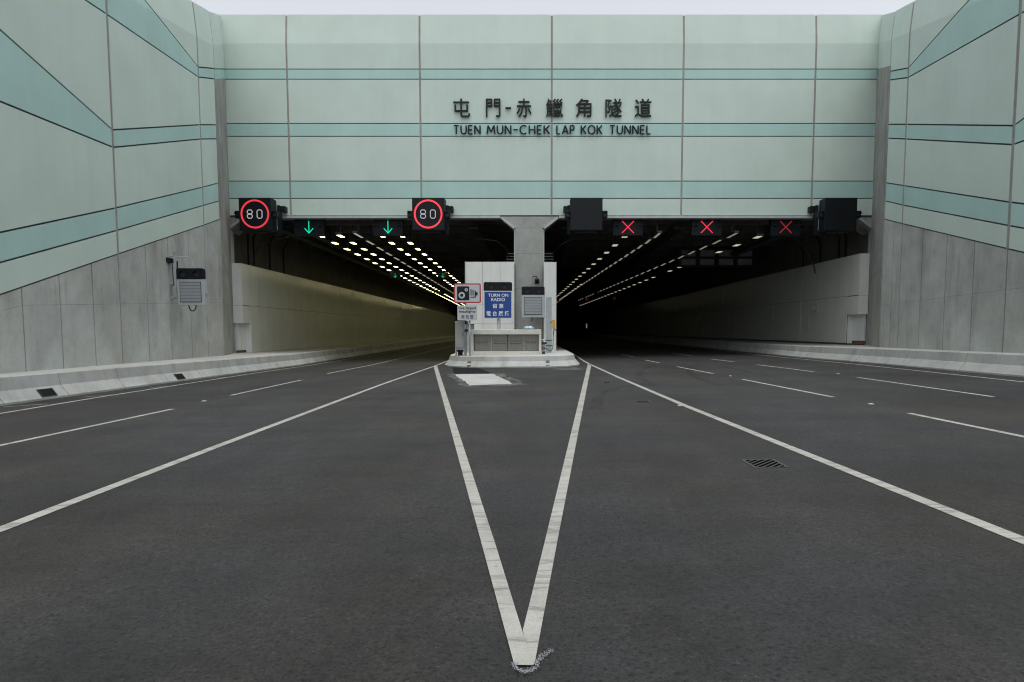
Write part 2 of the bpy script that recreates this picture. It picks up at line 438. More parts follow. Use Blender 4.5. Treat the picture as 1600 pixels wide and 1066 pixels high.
# ------------------------------------------------------------------ barriers with walkway
def lerp(pts, y):
    for (x0, y0), (x1, y1) in zip(pts, pts[1:]):
        if y0 <= y <= y1: return x0 + (x1 - x0) * (y - y0) / (y1 - y0)
    return pts[-1][0] if y > pts[-1][1] else pts[0][0]
LW = [(-11.7, -12), (-12.69, 13.7), (-13.74, 21.15), (-14.79, 28.72), (-15.08, 30.75)]
RW = [(13.5, -12), (14.02, 12.2), (14.42, 19.83), (15.50, 27.55), (15.78, 29.5)]
LB = [(-10.35, -26), (-11.25, 13.3), (-11.6, 19), (-11.82, 24.1), (-12.1, 30), (-12.35, 36), (-16.7, 160), (-20, 262)]
RB = [(11.7, -26), (12.6, 12), (12.87, 16.9), (13.36, 24.8), (13.5, 32.8), (13.5, 40), (12, 150), (10.5, 262)]
PROF = [(0, -.3), (0, .05), (.03, .08), (.19, .29), (.245, .57), (.265, .59), (.52, .59), (.54, .57), (.54, -.3)]
def barrier(name, label, line, side, outer, joints):
    t = thing(name, label, 'barrier', (line[2][0], line[2][1], gz(line[2][0])))
    ys = sorted(joints); mb = MB()
    for a, b in zip(ys, ys[1:]):
        cuts = [a + .012] + [p[1] for p in line if a + .1 < p[1] < b - .1] + [33] * (a + .1 < 33 < b - .1) + [b - .012]
        secs = []
        for y in sorted(cuts):
            x = lerp(line, y); secs.append([(x + side * o, y, gz(x, y) + h) for o, h in PROF])
        mb.sweep(secs)
    mb.build('barrier_wall', M['barrier'], t, .012)
    mb = MB(); ys = sorted(set([line[0][1]] + [p[1] for p in line] + [p[1] for p in outer if line[0][1] < p[1] < 262] + [33, 262]))
    secs = []
    for y in ys:
        x = lerp(line, y) + side * .53; xo = lerp(outer, y)
        z = gz(x, y) + .55
        secs.append([(x, y, z - .5), (x, y, z), (xo, y, z + .03), (xo, y, z - .5)])
    mb.sweep(secs); mb.build('walkway', M['deck'], t)
    return t
LO = [(-11.2, -26)] + [(x - .05, y) for x, y in LW] + [(-16.7, 34.9), (-16.9, 37), (-21.6, 160), (-25.2, 262)]
RO = [(13.2, -26)] + [(x + .05, y) for x, y in RW] + [(18.1, 34.9), (18.1, 37), (15.8, 160), (14.3, 262)]
barrier('concrete_barrier', 'pale concrete barrier with drain openings along the left retaining wall', LB, -1, LO,
        [-26, -18, -10, -2, 3, 7.5, 11, 13.45, 15.5, 17.85, 20.2, 22.4, 25, 28, 31, 34.5, 38, 42, 46, 50, 56, 62, 70, 80, 100, 130, 262])
barrier('concrete_barrier', 'pale concrete barrier without openings along the right retaining wall', RB, 1, RO,
        [-26, -18, -10, -2, 4, 9, 13, 16.2, 19.8, 23.4, 27, 30.5, 34, 37.5, 41, 45, 50, 56, 62, 70, 80, 100, 130, 262])
# drain openings in the left barrier: iron grids standing on the slope
def slope_grate(y, label):
    t = thing('barrier_drain', label, 'drain grate', (lerp(LB, y), y, gz(-11, y)), 'black grated drain openings in the left barrier')
    def pt(u, v, off):             # u along the barrier, v up the slope 0..1
        v *= .72
        x = lerp(LB, y + u); o = .03 + .16 * v; h = .08 + .21 * v
        return Vector((x - o + off * .79, y + u, gz(x, y) + h + off * .61))
    def pc(mb, u0, u1, v0, v1, a, b):
        mb.hexa([pt(u, v, a) for u, v in ((u0, v0), (u1, v0), (u1, v1), (u0, v1))], [pt(u, v, b) for u, v in ((u0, v0), (u1, v0), (u1, v1), (u0, v1))])
    m = MB(); pc(m, -.24, .24, -.1, 1.0, -.02, .006); m.build('recess', M['void'], t)
    m = MB()
    for u0, u1, v0, v1 in ((-.26, .26, -.12, -.03), (-.26, .26, .95, 1.04), (-.26, -.22, -.03, .95), (.22, .26, -.03, .95)): pc(m, u0, u1, v0, v1, .006, .016)
    m.build('frame', M['dark_metal'], t)
    m = MB()
    for k in range(6):
        u = -.19 + k * .068; pc(m, u, u + .02, -.03, .95, .008, .013)
    m.build('grid_bars', M['dark_metal'], t)
slope_grate(14.85, 'black grated drain opening in the left barrier, nearer to the camera')
slope_grate(21.0, 'black grated drain opening in the left barrier below the wall mounted sign')

# ------------------------------------------------------------------ retaining walls
def wall(name, label, W, side, L, jn_conc):
    """W: plan polyline near->far; L: z of each line at each polyline vertex; side -1 left, +1 right"""
    root = thing(name, label, 'retaining wall', (W[2][0], W[2][1], gz(W[2][0])))
    lean = .09
    back, conc, pale, teal, cop, strips = MB(), MB(), MB(), MB(), MB(), MB()
    copt = MB()
    n = len(W)
    for i in range(n - 1):
        (x0, y0), (x1, y1) = W[i], W[i + 1]
        d = Vector((x1 - x0, y1 - y0, 0)).normalized()
        nrm = Vector((d.y, -d.x, 0)) * 1.0
        if nrm.x * -side < 0: nrm = -nrm          # towards the road
        zb = lambda y: L['bend'][i] + (L['bend'][i + 1] - L['bend'][i]) * (y - y0) / (y1 - y0)
        def p3(y, z, off=0.):
            x = x0 + (x1 - x0) * (y - y0) / (y1 - y0)
            v = Vector((x, y, z)) + nrm * off
            e = z - zb(y)
            if e > 1e-4: v -= nrm * lean * e
            return v
        q = lambda k, s: (y0 if s == 0 else y1, L[k][i + s])
        last = i == n - 2
        # backing
        zmin = -.9
        back.slab([p3(y0, zmin, -.02), p3(y1, zmin, -.02), p3(y1, zb(y1), -.02), p3(y0, zb(y0), -.02)], -nrm, .6)
        back.slab([p3(y0, zb(y0), -.02), p3(y1, zb(y1), -.02), p3(y1, L['crest'][i + 1] - .02, -.02), p3(y0, L['crest'][i] - .02, -.02)], -nrm, .6)
        def cell(mb, poly, ins=.03, t=.05):
            pp = inset(poly, ins)
            mb.slab([p3(y, z, 0) for y, z in pp], nrm, t)
        H, V = .026, .075
        # concrete base, cast in lifts with vertical form joints
        ys = [y0] + [y for y in jn_conc if y0 + .3 < y < y1 - .3] + [y1]
        zg = lambda y: L['g'][i] + (L['g'][i + 1] - L['g'][i]) * (y - y0) / (y1 - y0)
        for a, b in zip(ys, ys[1:]):
            zf = (lambda y: min(2.07 + .058 * (y - 16.3) if side < 0 else 2.72, zg(y) - .25)) if i else (lambda y: zmin + .4)
            jb, ja = (.023 if b < y1 else .03), (.023 if a > y0 else .03)
            cell(conc, [(a, zmin), (b, zmin), (b, zf(b)), (a, zf(a))], [0, jb, .003, ja], .035)
            cell(conc, [(a, zf(a)), (b, zf(b)), (b, zg(b)), (a, zg(a))], [.003, jb, .02, ja], .035)
        def quad(lo, hi): return [q(lo, 0), q(lo, 1), q(hi, 1), q(hi, 0)]
        cell(pale, quad('g', 'f'), [H, V, H, V]); cell(teal, quad('f', 'e'), [H, V, H, V]); cell(pale, quad('e', 'b'), [H, V, H, V])
        cell(teal, quad('b', 'a'), [H, V, H, V]); cell(pale, quad('a', 'c'), [H, V, H, V])
        yk = L['dk']                               # where line d crosses the bend
        if L['d'][i] <= zb(y0) + 1e-6 and L['d'][i + 1] <= zb(y1):
            cell(teal, quad('c', 'd'), [H, V, H, V])
            cell(pale, [q('d', 0), q('d', 1), (y1, zb(y1)), (y0, zb(y0))], [H, V, 0, V])
            cell(cop, [(y0, zb(y0)), (y1, zb(y1)), (y1, L['crest'][i + 1]), (y0, L['crest'][i])], [0, V, 0, V])
        elif L['d'][i + 1] < zb(y1):
            zk = zb(yk)
            cell(teal, [q('c', 0), q('c', 1), q('d', 1), (yk, zk), (y0, zb(y0))], [H, V, H, 0, V])
            cell(pale, [q('d', 1), (y1, zb(y1)), (yk, zk)], [V, 0, H])
            cell(copt, [(y0, zb(y0)), (yk, zk), q('d', 0)], [0, H, V])
            cell(cop, [(yk, zk), (y1, zb(y1)), (y1, L['crest'][i + 1]), (y0 + .02, L['crest'][i] + .005)], [0, V, 0, H])
        else:
            cell(teal, [q('c', 0), q('c', 1), (y1, zb(y1)), (y0, zb(y0))], [H, V, 0, V])
            cell(copt, [(y0, zb(y0)), (y1, zb(y1)), (y1, L['crest'][i + 1]), (y0, L['crest'][i])], [0, V, 0, V])
        # vertical joint strip at the far end of each bay
        for yj in ([y1] if not last else []):
            s = MB
            strips.slab([p3(yj - .07, zg(yj) - .0, .0), p3(yj + .07, zg(yj), .0), p3(yj + .07, zb(yj), .0), p3(yj - .07, zb(yj), .0)], nrm, .03)
            strips.slab([p3(yj - .07, zb(yj), .0), p3(yj + .07, zb(yj), .0), p3(yj + .07, L['crest'][i + 1], .0), p3(yj - .07, L['crest'][i + 1], .0)], nrm, .03)
    back.build('wall_core', M['gap'], root); conc.build('concrete_base', M['conc'], root)
    pale.build('pale_panels', M['pale'], root); teal.build('teal_bands', M['teal'], root)
    cop.build('coping', M['pale'], root); copt.build('coping_band', M['teal'], root); loose(strips, 'joint_strip', M['strip'], root)
    return root
LL = dict(g=[1.0, 1.75, 3.97, 6.2, 6.82], f=[1.5, 2.5, 4.73, 7.05, 7.67], e=[2., 3.2, 5.45, 7.84, 8.5], b=[3.0, 6.75, 7.37, 9.91, 10.53], a=[3.6, 9.0, 7.92, 10.52, 11.17],
          c=[4.1, 10.4, 11.5, 12.54, 13.25], d=[4.6, 11.5, 13.55, 12.96, 13.72], bend=[4.5, 10.9, 12.42, 14.23, 14.75], crest=[5., 11.5, 13.57, 15.68, 16.27], dk=24.65)
RL = dict(g=[1.0, 1.75, 3.96, 6.06, 6.6], f=[1.5, 2.45, 4.66, 6.83, 7.41], e=[2., 3.2, 5.36, 7.64, 8.22], b=[3.0, 6.7, 7.07, 9.56, 10.18], a=[3.6, 9.0, 7.63, 10.16, 10.79],
          c=[4.1, 10., 10.87, 12.06, 12.72], d=[4.6, 11., 13.0, 12.45, 13.09], bend=[4.5, 10.4, 11.75, 13.9, 14.45], crest=[5., 11.1, 13.05, 15.11, 15.66], dk=23.45)
CJ_L = [16.27, 17.87, 19.54, 23.07, 24.93, 26.93]
CJ_R = [14.5, 17.2, 21.73, 23.62, 25.58, 28.4]
wall('retaining_wall', 'retaining wall left of the portal, bare concrete below and slanting pale and teal green panels above', LW, -1, LL, CJ_L)
wall('retaining_wall', 'retaining wall right of the portal, bare concrete below and slanting pale and teal green panels above', RW, 1, RL, CJ_R)

# ------------------------------------------------------------------ portal facade
FX = [-16.66, -13.27, -6.235, .75, 7.72, 14.715, 18.08]
FZ = [7.78, 8.69, 9.6, 11.94, 12.61, 14.89, 15.41, 16.72, 18.25]
FY = 35.0
fac = thing('portal_facade', 'pale and teal green panelled headwall above both tunnel mouths', 'portal facade', (.75, FY, 7.7))
core = MB(); core.box(FX[0] - .25, FX[-1] + .25, FY + .07, FY + 1.2, 7.72, 16.72)
core.hexa([(FX[0] - .3, FY + .07, 16.72), (FX[-1] + .3, FY + .07, 16.72), (FX[-1] + .3, FY + .21, 18.22), (FX[0] - .3, FY + .21, 18.22)],
          [(FX[0] - .3, FY + 1.2, 16.72), (FX[-1] + .3, FY + 1.2, 16.72), (FX[-1] + .3, FY + 1.2, 18.22), (FX[0] - .3, FY + 1.2, 18.22)])
core.build('facade_core', M['gap'], fac)
mb = {k: MB() for k in ('pale_panels', 'teal_bands', 'coping')}
for r in range(len(FZ) - 1):
    for i in range(len(FX) - 1):
        lo, hi = FZ[r], FZ[r + 1]
        il = .024 if r not in (7,) else 0; ih = .024 if r not in (6, 7) else 0
        ea = .13 * (hi - lo) if r == 7 and i == 0 else 0; eb = .13 * (hi - lo) if r == 7 and i == len(FX) - 2 else 0
        pp = inset([(FX[i], lo), (FX[i + 1], lo), (FX[i + 1] + eb, hi), (FX[i] - ea, hi)], [il, .05, ih, .05])
        key = 'teal_bands' if r in (1, 3, 5) else ('coping' if r == 7 else 'pale_panels')
        f = lambda z: FY + (.14 * (z - 16.72) / 1.53 if z > 16.72 else 0)
        mb[key].slab([(x, f(z) + .065, z) for x, z in pp], (0, -1, 0), .065)
for k, b in mb.items(): b.build(k, M['teal'] if k == 'teal_bands' else M['pale'], fac)
js = MB()
for x in FX[1:-1]:
    js.box(x - .047, x + .047, FY + .012, FY + .068, 7.78, 16.72)
    js.hexa([(x - .047, FY + .01, 16.72), (x + .047, FY + .01, 16.72), (x + .047, FY + .145, 18.2), (x - .047, FY + .145, 18.2)], [(x - .047, FY + .068, 16.72), (x + .047, FY + .068, 16.72), (x + .047, FY + .203, 18.2), (x - .047, FY + .203, 18.2)])
loose(js, 'joint_strip', M['strip'], fac)

# corner infill between each retaining wall and the facade, and the concrete pier below it
def corner(A, B, zA, zB, side, lab_p, lab_c, up=0.):
    A, B = Vector((*A, 0)), Vector((*B, 0)); d = (B - A); n = Vector((d.y, -d.x, 0)).normalized()
    if n.x * -side < 0: n = -n
    bendA, bendB = zA['bend'], zB['bend']
    def p(t, z, off=0.):
        zb = bendA + (bendB - bendA) * t
        v = A + d * t; v.z = z; v += n * off
        if z > zb + 1e-4:
            v -= n * .09 * (z - zb)
            if t > .9: v += d.normalized() * .14 * (z - zb)
        return v
    root = thing('corner_panelling', lab_c, 'wall panels', (A.x, A.y, zA['c']))
    c = MB()
    for k0, k1 in (('c', 'bend'), ('bend', 'crest')):
        c.slab([p(0, zA[k0], -.01), p(1, zB[k0], -.01), p(1, zB[k1] - .03, -.01), p(0, zA[k1] - .03, -.01)], -n, .5)
    c.build('panel_core', M['gap'], root)
    def q(mb, k0, k1, a, b):
        dz0, dz1 = a, b
        mb.slab([p(.008, zA[k0] + dz0, 0), p(.996, zB[k0] + dz0, 0), p(.996, zB[k1] - dz1, 0), p(.008, zA[k1] - dz1, 0)], n, .05)
    m = MB(); q(m, 'c', 'd', .026, .026); m.build('teal_band', M['teal'], root)
    m = MB(); q(m, 'd', 'bend', .026, 0); m.build('pale_panel', M['pale'], root)
    m = MB(); q(m, 'bend', 'crest', 0, 0); m.build('coping', M['pale'], root)
    m = MB(); zl = [-.9, 4.4, 7.0, 10.4]
    for a, b in zip(zl, zl[1:] + [None]):
        ta = [a + .006] * 2 if a > -.9 else [a, a]
        tb = [b - .006] * 2 if b else [zA['c'] + up, zB['c'] + up * .85]
        m.slab([p(-.01, ta[0], -.4), p(.99, ta[1], -.4), p(.99, tb[1], -.4), p(-.01, tb[0], -.4)], n, .47)
    m.build('pier_shaft', M['conc_dark'], (pr := thing('concrete_pier', lab_p, 'pier', (A.x, A.y, gz(A.x)))))
corner(LW[-1], (-16.62, 35.0), dict(c=13.25, d=13.72, bend=14.75, crest=16.27), dict(c=14.89, d=15.41, bend=16.72, crest=18.22), -1,
       'tall dark grey concrete pier between the left retaining wall and the portal', 'pale green corner panelling above the left concrete pier')
corner(RW[-1], (18.05, 35.0), dict(c=12.72, d=13.09, bend=14.45, crest=15.66), dict(c=14.89, d=15.41, bend=16.72, crest=18.22), 1,
       'tall dark grey concrete pier between the right retaining wall and the portal', 'pale green corner panelling above the right concrete pier', .6)

# ------------------------------------------------------------------ title lettering on the facade
CH = [('屯', 711.5, 737), ('門', 761, 783), ('赤', 807, 830), ('鱲', 852, 878), ('角', 897, 921), ('隧', 942, 967), ('道', 986.5, 1012)]
KX = .0350
tl = thing('chinese_title', 'large black Chinese title 屯門-赤鱲角隧道 on the pale band of the headwall', 'lettering', (.75, FY - .05, 12.9))
for ch, a, b in CH:
    text_obj(ch, ((a - 839.3) * KX, (b - 839.3) * KX, 12.91, 13.86), FY - .04, M['ink'], tl, 'character', .06, .006)
hy = MB(); hy.box((790.5 - 839.3) * KX, (799 - 839.3) * KX, FY - .1, FY - .04, 13.33, 13.42); hy.build('hyphen', M['ink'], tl)
def arc(cx, cz, rx, rz, a0, a1, n=14): return [(cx + rx * math.cos(R(a0 + (a1 - a0) * i / n)), cz + rz * math.sin(R(a0 + (a1 - a0) * i / n))) for i in range(n + 1)]
STROKES = {
    'T': [[(0, 1), (1, 1)], [(.5, 1), (.5, 0)]], 'U': [[(0, 1)] + arc(.5, .42, .5, .42, 180, 360) + [(1, 1)]],
    'E': [[(1, 1), (0, 1), (0, 0), (1, 0)], [(0, .5), (.9, .5)]], 'N': [[(0, 0), (0, 1), (1, 0), (1, 1)]],
    'M': [[(0, 0), (.12, 1), (.5, .25), (.88, 1), (1, 0)]], '-': [[(0, .5), (1, .5)]],
    'C': [arc(.56, .5, .56, .5, 48, 312, 18)], 'H': [[(0, 1), (0, 0)], [(1, 1), (1, 0)], [(0, .5), (1, .5)]],
    'K': [[(0, 1), (0, 0)], [(1, 1), (.05, .45)], [(.3, .6), (1, 0)]], 'L': [[(0, 1), (0, 0), (1, 0)]],
    'A': [[(0, 0), (.5, 1), (1, 0)], [(.2, .33), (.8, .33)]], 'P': [[(0, 0), (0, 1), (.55, 1)] + arc(.55, .74, .42, .26, 90, -90, 8) + [(0, .48)]],
    'O': [arc(.5, .5, .5, .5, 0, 342, 19)]}
WID = {'T': .62, 'U': .66, 'E': .5, 'N': .68, 'M': .95, '-': .55, 'C': .78, 'H': .64, 'K': .62, 'L': .46, 'A': .78, 'P': .54, 'O': .9}
te = thing('english_title', 'black English title TUEN MUN-CHEK LAP KOK TUNNEL on the teal band of the headwall', 'lettering', (.75, FY - .05, 12.1))
Z0, ZH, RS = 12.045, .43, .039
for word, a, b in [('TUEN', 711, 753), ('MUN-', 761.5, 810.3), ('CHEK', 811.5, 858.5), ('LAP', 867.5, 896), ('KOK', 904.5, 938), ('TUNNEL', 948, 1012)]:
    x0, x1 = (a - 839.3) * KX + RS, (b - 839.3) * KX - RS
    tot = sum(WID[c] for c in word); sp = .30 * (len(word) - 1); sc = (x1 - x0) / (tot + sp); x = x0
    for c in word:
        m = MB()
        for st in STROKES[c]:
            pts = [Vector((x + u * WID[c] * sc, FY - .075, Z0 + v * ZH)) for u, v in st]
            if c == 'O': m.tube(pts, RS, 8, True, .8)
            elif len(pts) < 6:
                for q0, q1 in zip(pts, pts[1:]): m.tube([q0, q1], RS * random.uniform(.985, 1.015), 8, False, .8)
            else: m.tube(pts, RS, 8, False, .8)
        m.build('letter', M['ink'], te)
        x += (WID[c] + .30) * sc

# ------------------------------------------------------------------ tunnel tubes
XL = lambda y: -17.0 - .035 * max(0, y - 35)
XCL = lambda y: -1.2 - .035 * max(0, y - 35)
XCR = lambda y: .29 - .015 * max(0, y - 35)
XR = lambda y: 18.25 - .015 * max(0, y - 35)
TY = [35.46, 36.2, 60, 110, 262]
def ribbon(mb, f, z0, z1, ys, th):
    secs = []
    for y in ys:
        x = f(y); r = max(0, y - 33) * .01
        secs.append([(x, y, z0 + r), (x + th, y, z0 + r), (x + th, y, z1 + r), (x, y, z1 + r)])
    mb.sweep(secs)
tub = thing('tunnel_tubes', 'pair of dark concrete tunnel tubes behind the portal', 'tunnel', (0, 36, 0))
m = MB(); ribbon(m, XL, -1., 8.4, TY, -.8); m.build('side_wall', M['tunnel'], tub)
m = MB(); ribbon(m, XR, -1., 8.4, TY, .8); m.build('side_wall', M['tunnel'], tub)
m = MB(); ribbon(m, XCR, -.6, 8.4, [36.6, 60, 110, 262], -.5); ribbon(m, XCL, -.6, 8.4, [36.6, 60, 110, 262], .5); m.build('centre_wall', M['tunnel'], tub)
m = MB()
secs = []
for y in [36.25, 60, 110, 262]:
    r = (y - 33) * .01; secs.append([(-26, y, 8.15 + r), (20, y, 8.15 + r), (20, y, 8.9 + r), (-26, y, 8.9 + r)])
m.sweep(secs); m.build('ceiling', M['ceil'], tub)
m = MB(); m.box(-30, 22, 262, 262.5, -2, 13); m.build('far_end', M['void'], tub)
m = MB()
for k in range(9):                  # downstand beams near the mouth
    y = 37.6 + k * 3.2
    for xa, xb in ((XL(y) + .0, XCL(y) - .0), (XCR(y), XR(y))):
        m.box(xa, xb, y, y + .35, 7.75 + (y - 33) * .01, 8.2 + (y - 33) * .01)
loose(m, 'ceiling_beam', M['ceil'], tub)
m = MB()
for x, y in ((-14.6, 0), (-13.3, 0), (-3.6, 0), (1.6, 0), (7.9, 0), (14.6, 0)):
    m.box(x - .25, x + .25, 36.3, 90, 7.3, 7.36); m.box(x - .27, x - .25, 36.3, 90, 7.3, 7.5); m.box(x + .25, x + .27, 36.3, 90, 7.3, 7.5)
    for k in range(20): m.box(x - .02, x + .02, 36.6 + k * 2.5, 36.64 + k * 2.5, 7.36, 8.3)
m.build('cable_trays', M['dark_metal'], tub)
m = MB()
for y in (38.2, 39.0, 41.5, 44.):   # conduits climbing the side walls above the panels
    m.tube([(XL(y) + .06, y, 5.2), (XL(y) + .06, y, 7.2), (XL(y) + .5, y, 8.0)], .05, 6)
    m.tube([(XR(y) - .06, y, 5.2), (XR(y) - .06, y, 7.2), (XR(y) - .5, y, 8.0)], .05, 6)
loose(m, 'conduit', M['cable'], tub)
m = MB()
for x0, x1 in ((-1.75, -1.25), (.36, .9)):
    for k in range(4): m.box(x0, x1, 36.75, 36.95, 5.5 + k * .16, 5.53 + k * .16)
loose(m, 'cable_bracket', M['galv'], tub)

# portal frame: side jambs, chamfered corners, trim
pf = fac
m = MB()
m.box(-17.6, -16.62, FY + .08, FY + .45, -1, 7.7); m.box(18.07, 18.9, FY + .08, FY + .45, -1, 7.7)
m.prism_y([(-16.615, 6.9), (-16.615, 7.7), (-15.75, 7.7)], FY + .05, FY + 1.2); m.prism_y([(18.065, 6.9), (18.065, 7.7), (17.2, 7.7)], FY + .05, FY + 1.2)
loose(m, 'jamb', M['conc_dark'], pf)
m = MB()
def bar(x0, z0, x1, z1, wd=.13, y0=FY - .06, y1=FY + .35):
    d = Vector((x1 - x0, 0, z1 - z0)).normalized(); n = Vector((-d.z, 0, d.x)) * wd
    a = [Vector((x0, 0, z0)), Vector((x1, 0, z1)), Vector((x1, 0, z1)) + n, Vector((x0, 0, z0)) + n]
    m.prism_y([(v.x, v.z) for v in a], y0, y1)
bar(-15.75, 7.64, -2.0, 7.64); bar(1.14, 7.64, 17.2, 7.64)
bar(-16.62, 7.02, -15.75, 7.635); bar(-2.0, 7.635, -1.28, 7.06, .13); bar(.38, 7.06, 1.14, 7.635, .13); bar(17.2, 7.635, 18.07, 7.0)
m.box(-16.62, -16.53, FY - .03, FY + .3, 0.2, 7.0); m.box(17.98, 18.07, FY - .03, FY + .3, .8, 6.98)
loose(m, 'soffit_trim', M['trim'], pf)
pil = thing('centre_pillar', 'pale concrete pillar with flared head between the two tunnel mouths', 'pillar', (-.45, FY, 0))
m = MB(); m.prism_y([(-1.2, -.1), (.29, -.1), (.29, 7.1), (1.06, 7.72), (-1.95, 7.72), (-1.2, 7.1)], FY - .03, FY + 1.6); m.build('pillar_shaft', M['pillar'], pil, .02)
m = MB()
m.box(-1.27, -1.2, FY + .02, FY + .4, .4, 7.06); m.box(.29, .36, FY + .02, FY + .4, .4, 7.06); loose(m, 'edge_trim', M['trim'], pil)
m = MB()
for z in (3.9, 5.75, 7.12): m.box(-1.19, .28, FY - .032, FY - .028, z - .007, z + .007)
loose(m, 'pour_joint', M['joint'], pil)

# enamel cladding lining both outer tunnel walls
def cladding(label, f, side, y0, z1, zn, zm, yn, grid):
    root = thing('cladding_wall', label, 'cladding', (f(y0), y0, 0))
    pan, core_ = MB(), MB()
    ys = [y0, yn]
    while ys[-1] < 95: ys.append(ys[-1] + 1.22)
    ys += [130, 200, 260]
    for k, (a, b) in enumerate(zip(ys, ys[1:])):
        ra, rb = max(0, a - 33) * .01, max(0, b - 33) * .01
        g_ = .010
        for lo, hi in ((.50, zm), (zm, z1)):
            aa = a
            if lo < 1:
                lo_a, lo_b = gz(f(a), a) + .62, gz(f(b), b) + .62
                if b <= yn + .01: continue
                lo_a -= ra; lo_b -= rb
            else: lo_a = lo_b = lo
            q = [random.uniform(-.009, .009) for _ in range(3)]
            pts = [(f(a) + q[0], a + g_, lo_a + ra + g_), (f(b) + q[1], b - g_, lo_b + rb + g_), (f(b) + q[1] + q[2], b - g_, hi + rb - g_), (f(a) + q[0] + q[2], a + g_, hi + ra - g_)]
            pan.slab(pts, (side, 0, 0), .05)
    pan.slab([(f(y0), y0 + .007, zn + .006), (f(yn), yn - .007, zn + .006), (f(yn), yn - .007, zm - .007), (f(y0), y0 + .007, zm - .007)], (side, 0, 0), .05)
    pan.build('enamel_panels', M['clad'], root)
    # end return and niche
    e = MB(); x = f(y0); xo = x + side * .50; xi = x + side * .34; zl = gz(x, y0) + .62
    lo, hi = min(x + side * .002, xo), max(x + side * .002, xo)
    e.box(lo, hi, y0 - .06, y0 - .005, zm + .006, z1); e.box(lo, hi, y0 - .06, y0 - .005, zn, zm - .006)
    e.build('end_panel', M['clad_plain'], root)
    e = MB()
    a, b = min(xi, x + side * .06), max(xi, x + side * .06)
    e.box(a, b, yn - .03, yn + .01, zl, zn)                                   # niche back, facing the road
    a, b = min(xi, xi + side * .05), max(xi, xi + side * .05)
    e.box(a, b, y0 + .03, yn - .03, zl + .15, zn)                             # niche side
    a, b = min(x + side * .055, xo), max(x + side * .055, xo)
    e.box(a, b, y0 - .005, yn, zn, zn + .04)                                   # niche lid
    a, b = min(xi + side * .055, xo), max(xi + side * .055, xo)
    e.box(a, b, y0 + .08, y0 + .12, zl + .14, zn)
    e.build('niche', M['clad_plain'], root)
    e = MB(); c0, c1 = min(x + side * .06, xo), max(x + side * .06, xo)
    secs = []
    for y in (yn, 60, 110, 262):
        r = max(0, y - 33) * .01; xx = f(y); secs.append([(xx + side * .055, y, .2 + r), (xx + side * .50, y, .2 + r), (xx + side * .50, y, z1 - .02 + r), (xx + side * .055, y, z1 - .02 + r)])
    e.sweep(secs); e.box(c0, c1, y0, yn - .001, zn + .04, z1 - .02); e.build('backing', M['gap'], root)
    e = MB(); e.box(min(xi + side * .06, xo), max(xi + side * .06, xo), y0 + .13, yn - .1, zl - .05, zl + .13); e.build('plinth', M['brick'], root)
    return root
cl_l = cladding('cream enamel cladding along the left wall of the lit tunnel, with a notched end', lambda y: -16.02 - .033 * max(0, y - 35), -1, 35.0, 5.24, 2.02, 2.97, 36.0, 1)
cl_r = cladding('cream enamel cladding along the right wall of the dark tunnel, with a notched end', lambda y: 17.42 - .015 * max(0, y - 35), 1, 35.0, 5.76, 2.50, 3.52, 36.25, 1)
# small lamp bracket on the right cladding, exit sign deep in the right tube
m = MB(); m.box(17.02, 17.28, 40.0, 40.12, 2.95, 3.2); m.box(17.26, 17.34, 40., 40.12, 2.8, 3.3)
tag(m.build('wall_bracket', M['grey_paint'], None, .02), 'small grey bracket fixed on the right tunnel cladding', 'bracket')
m = MB(); m.box(5.95, 6.1, 79, 79.1, 2.35, 2.9)
tag(m.build('exit_sign', M['exit'], None, .02), 'tiny white glowing sign deep in the dark right tunnel', 'sign')

# ------------------------------------------------------------------ traffic island
BASE = [(-9.2, 150), (-5.5, 45), (-4.62, 34), (-4.5, 31.2), (-4.36, 30), (-4.02, 28.85), (-3.32, 27.75), (-2.58, 27.2), (-1.0, 26.85), (.58, 26.5), (1.35, 26.9), (1.8, 27.85), (1.92, 29.2), (1.92, 34), (1.7, 45), (.3, 150)]
def off(poly, d):
    out = []
    for i, p in enumerate(poly):
        a = Vector(poly[max(0, i - 1)]); b = Vector(poly[min(len(poly) - 1, i + 1)]); t = (b - a).normalized()
        n = Vector((-t.y, t.x)); out.append(Vector(p) + n * d)
    return out
isl = thing('traffic_island', 'raised concrete island with sloped kerb between the two carriageways', 'traffic island', (-1.2, 28, 0))
m = MB(); secs = []
IP = [(0, -.15), (0, .05), (.03, .07), (.2, .26), (.26, .46), (.29, .48)]
rings = [off(BASE, d) for d, h in IP]
vs = [[m.bm.verts.new((p.x, p.y, gz(p.x, p.y) + h)) for p in ring] for ring, (d, h) in zip(rings, IP)]
for a, b in zip(vs, vs[1:]):
    for i in range(len(a) - 1): m.bm.faces.new((a[i], a[i + 1], b[i + 1], b[i]))
m.build('kerb', M['barrier'], isl, 0)
m = MB(); ring = off(BASE, .29)
bot = [m.bm.verts.new((p.x, p.y, gz(p.x, p.y) + .48)) for p in ring]
for i in range(len(bot) // 2 - 0):
    j = len(bot) - 1 - i
    if i + 1 < j - 1: m.bm.faces.new((bot[i], bot[i + 1], bot[j - 1], bot[j]))
m.build('deck', M['deck'], isl)
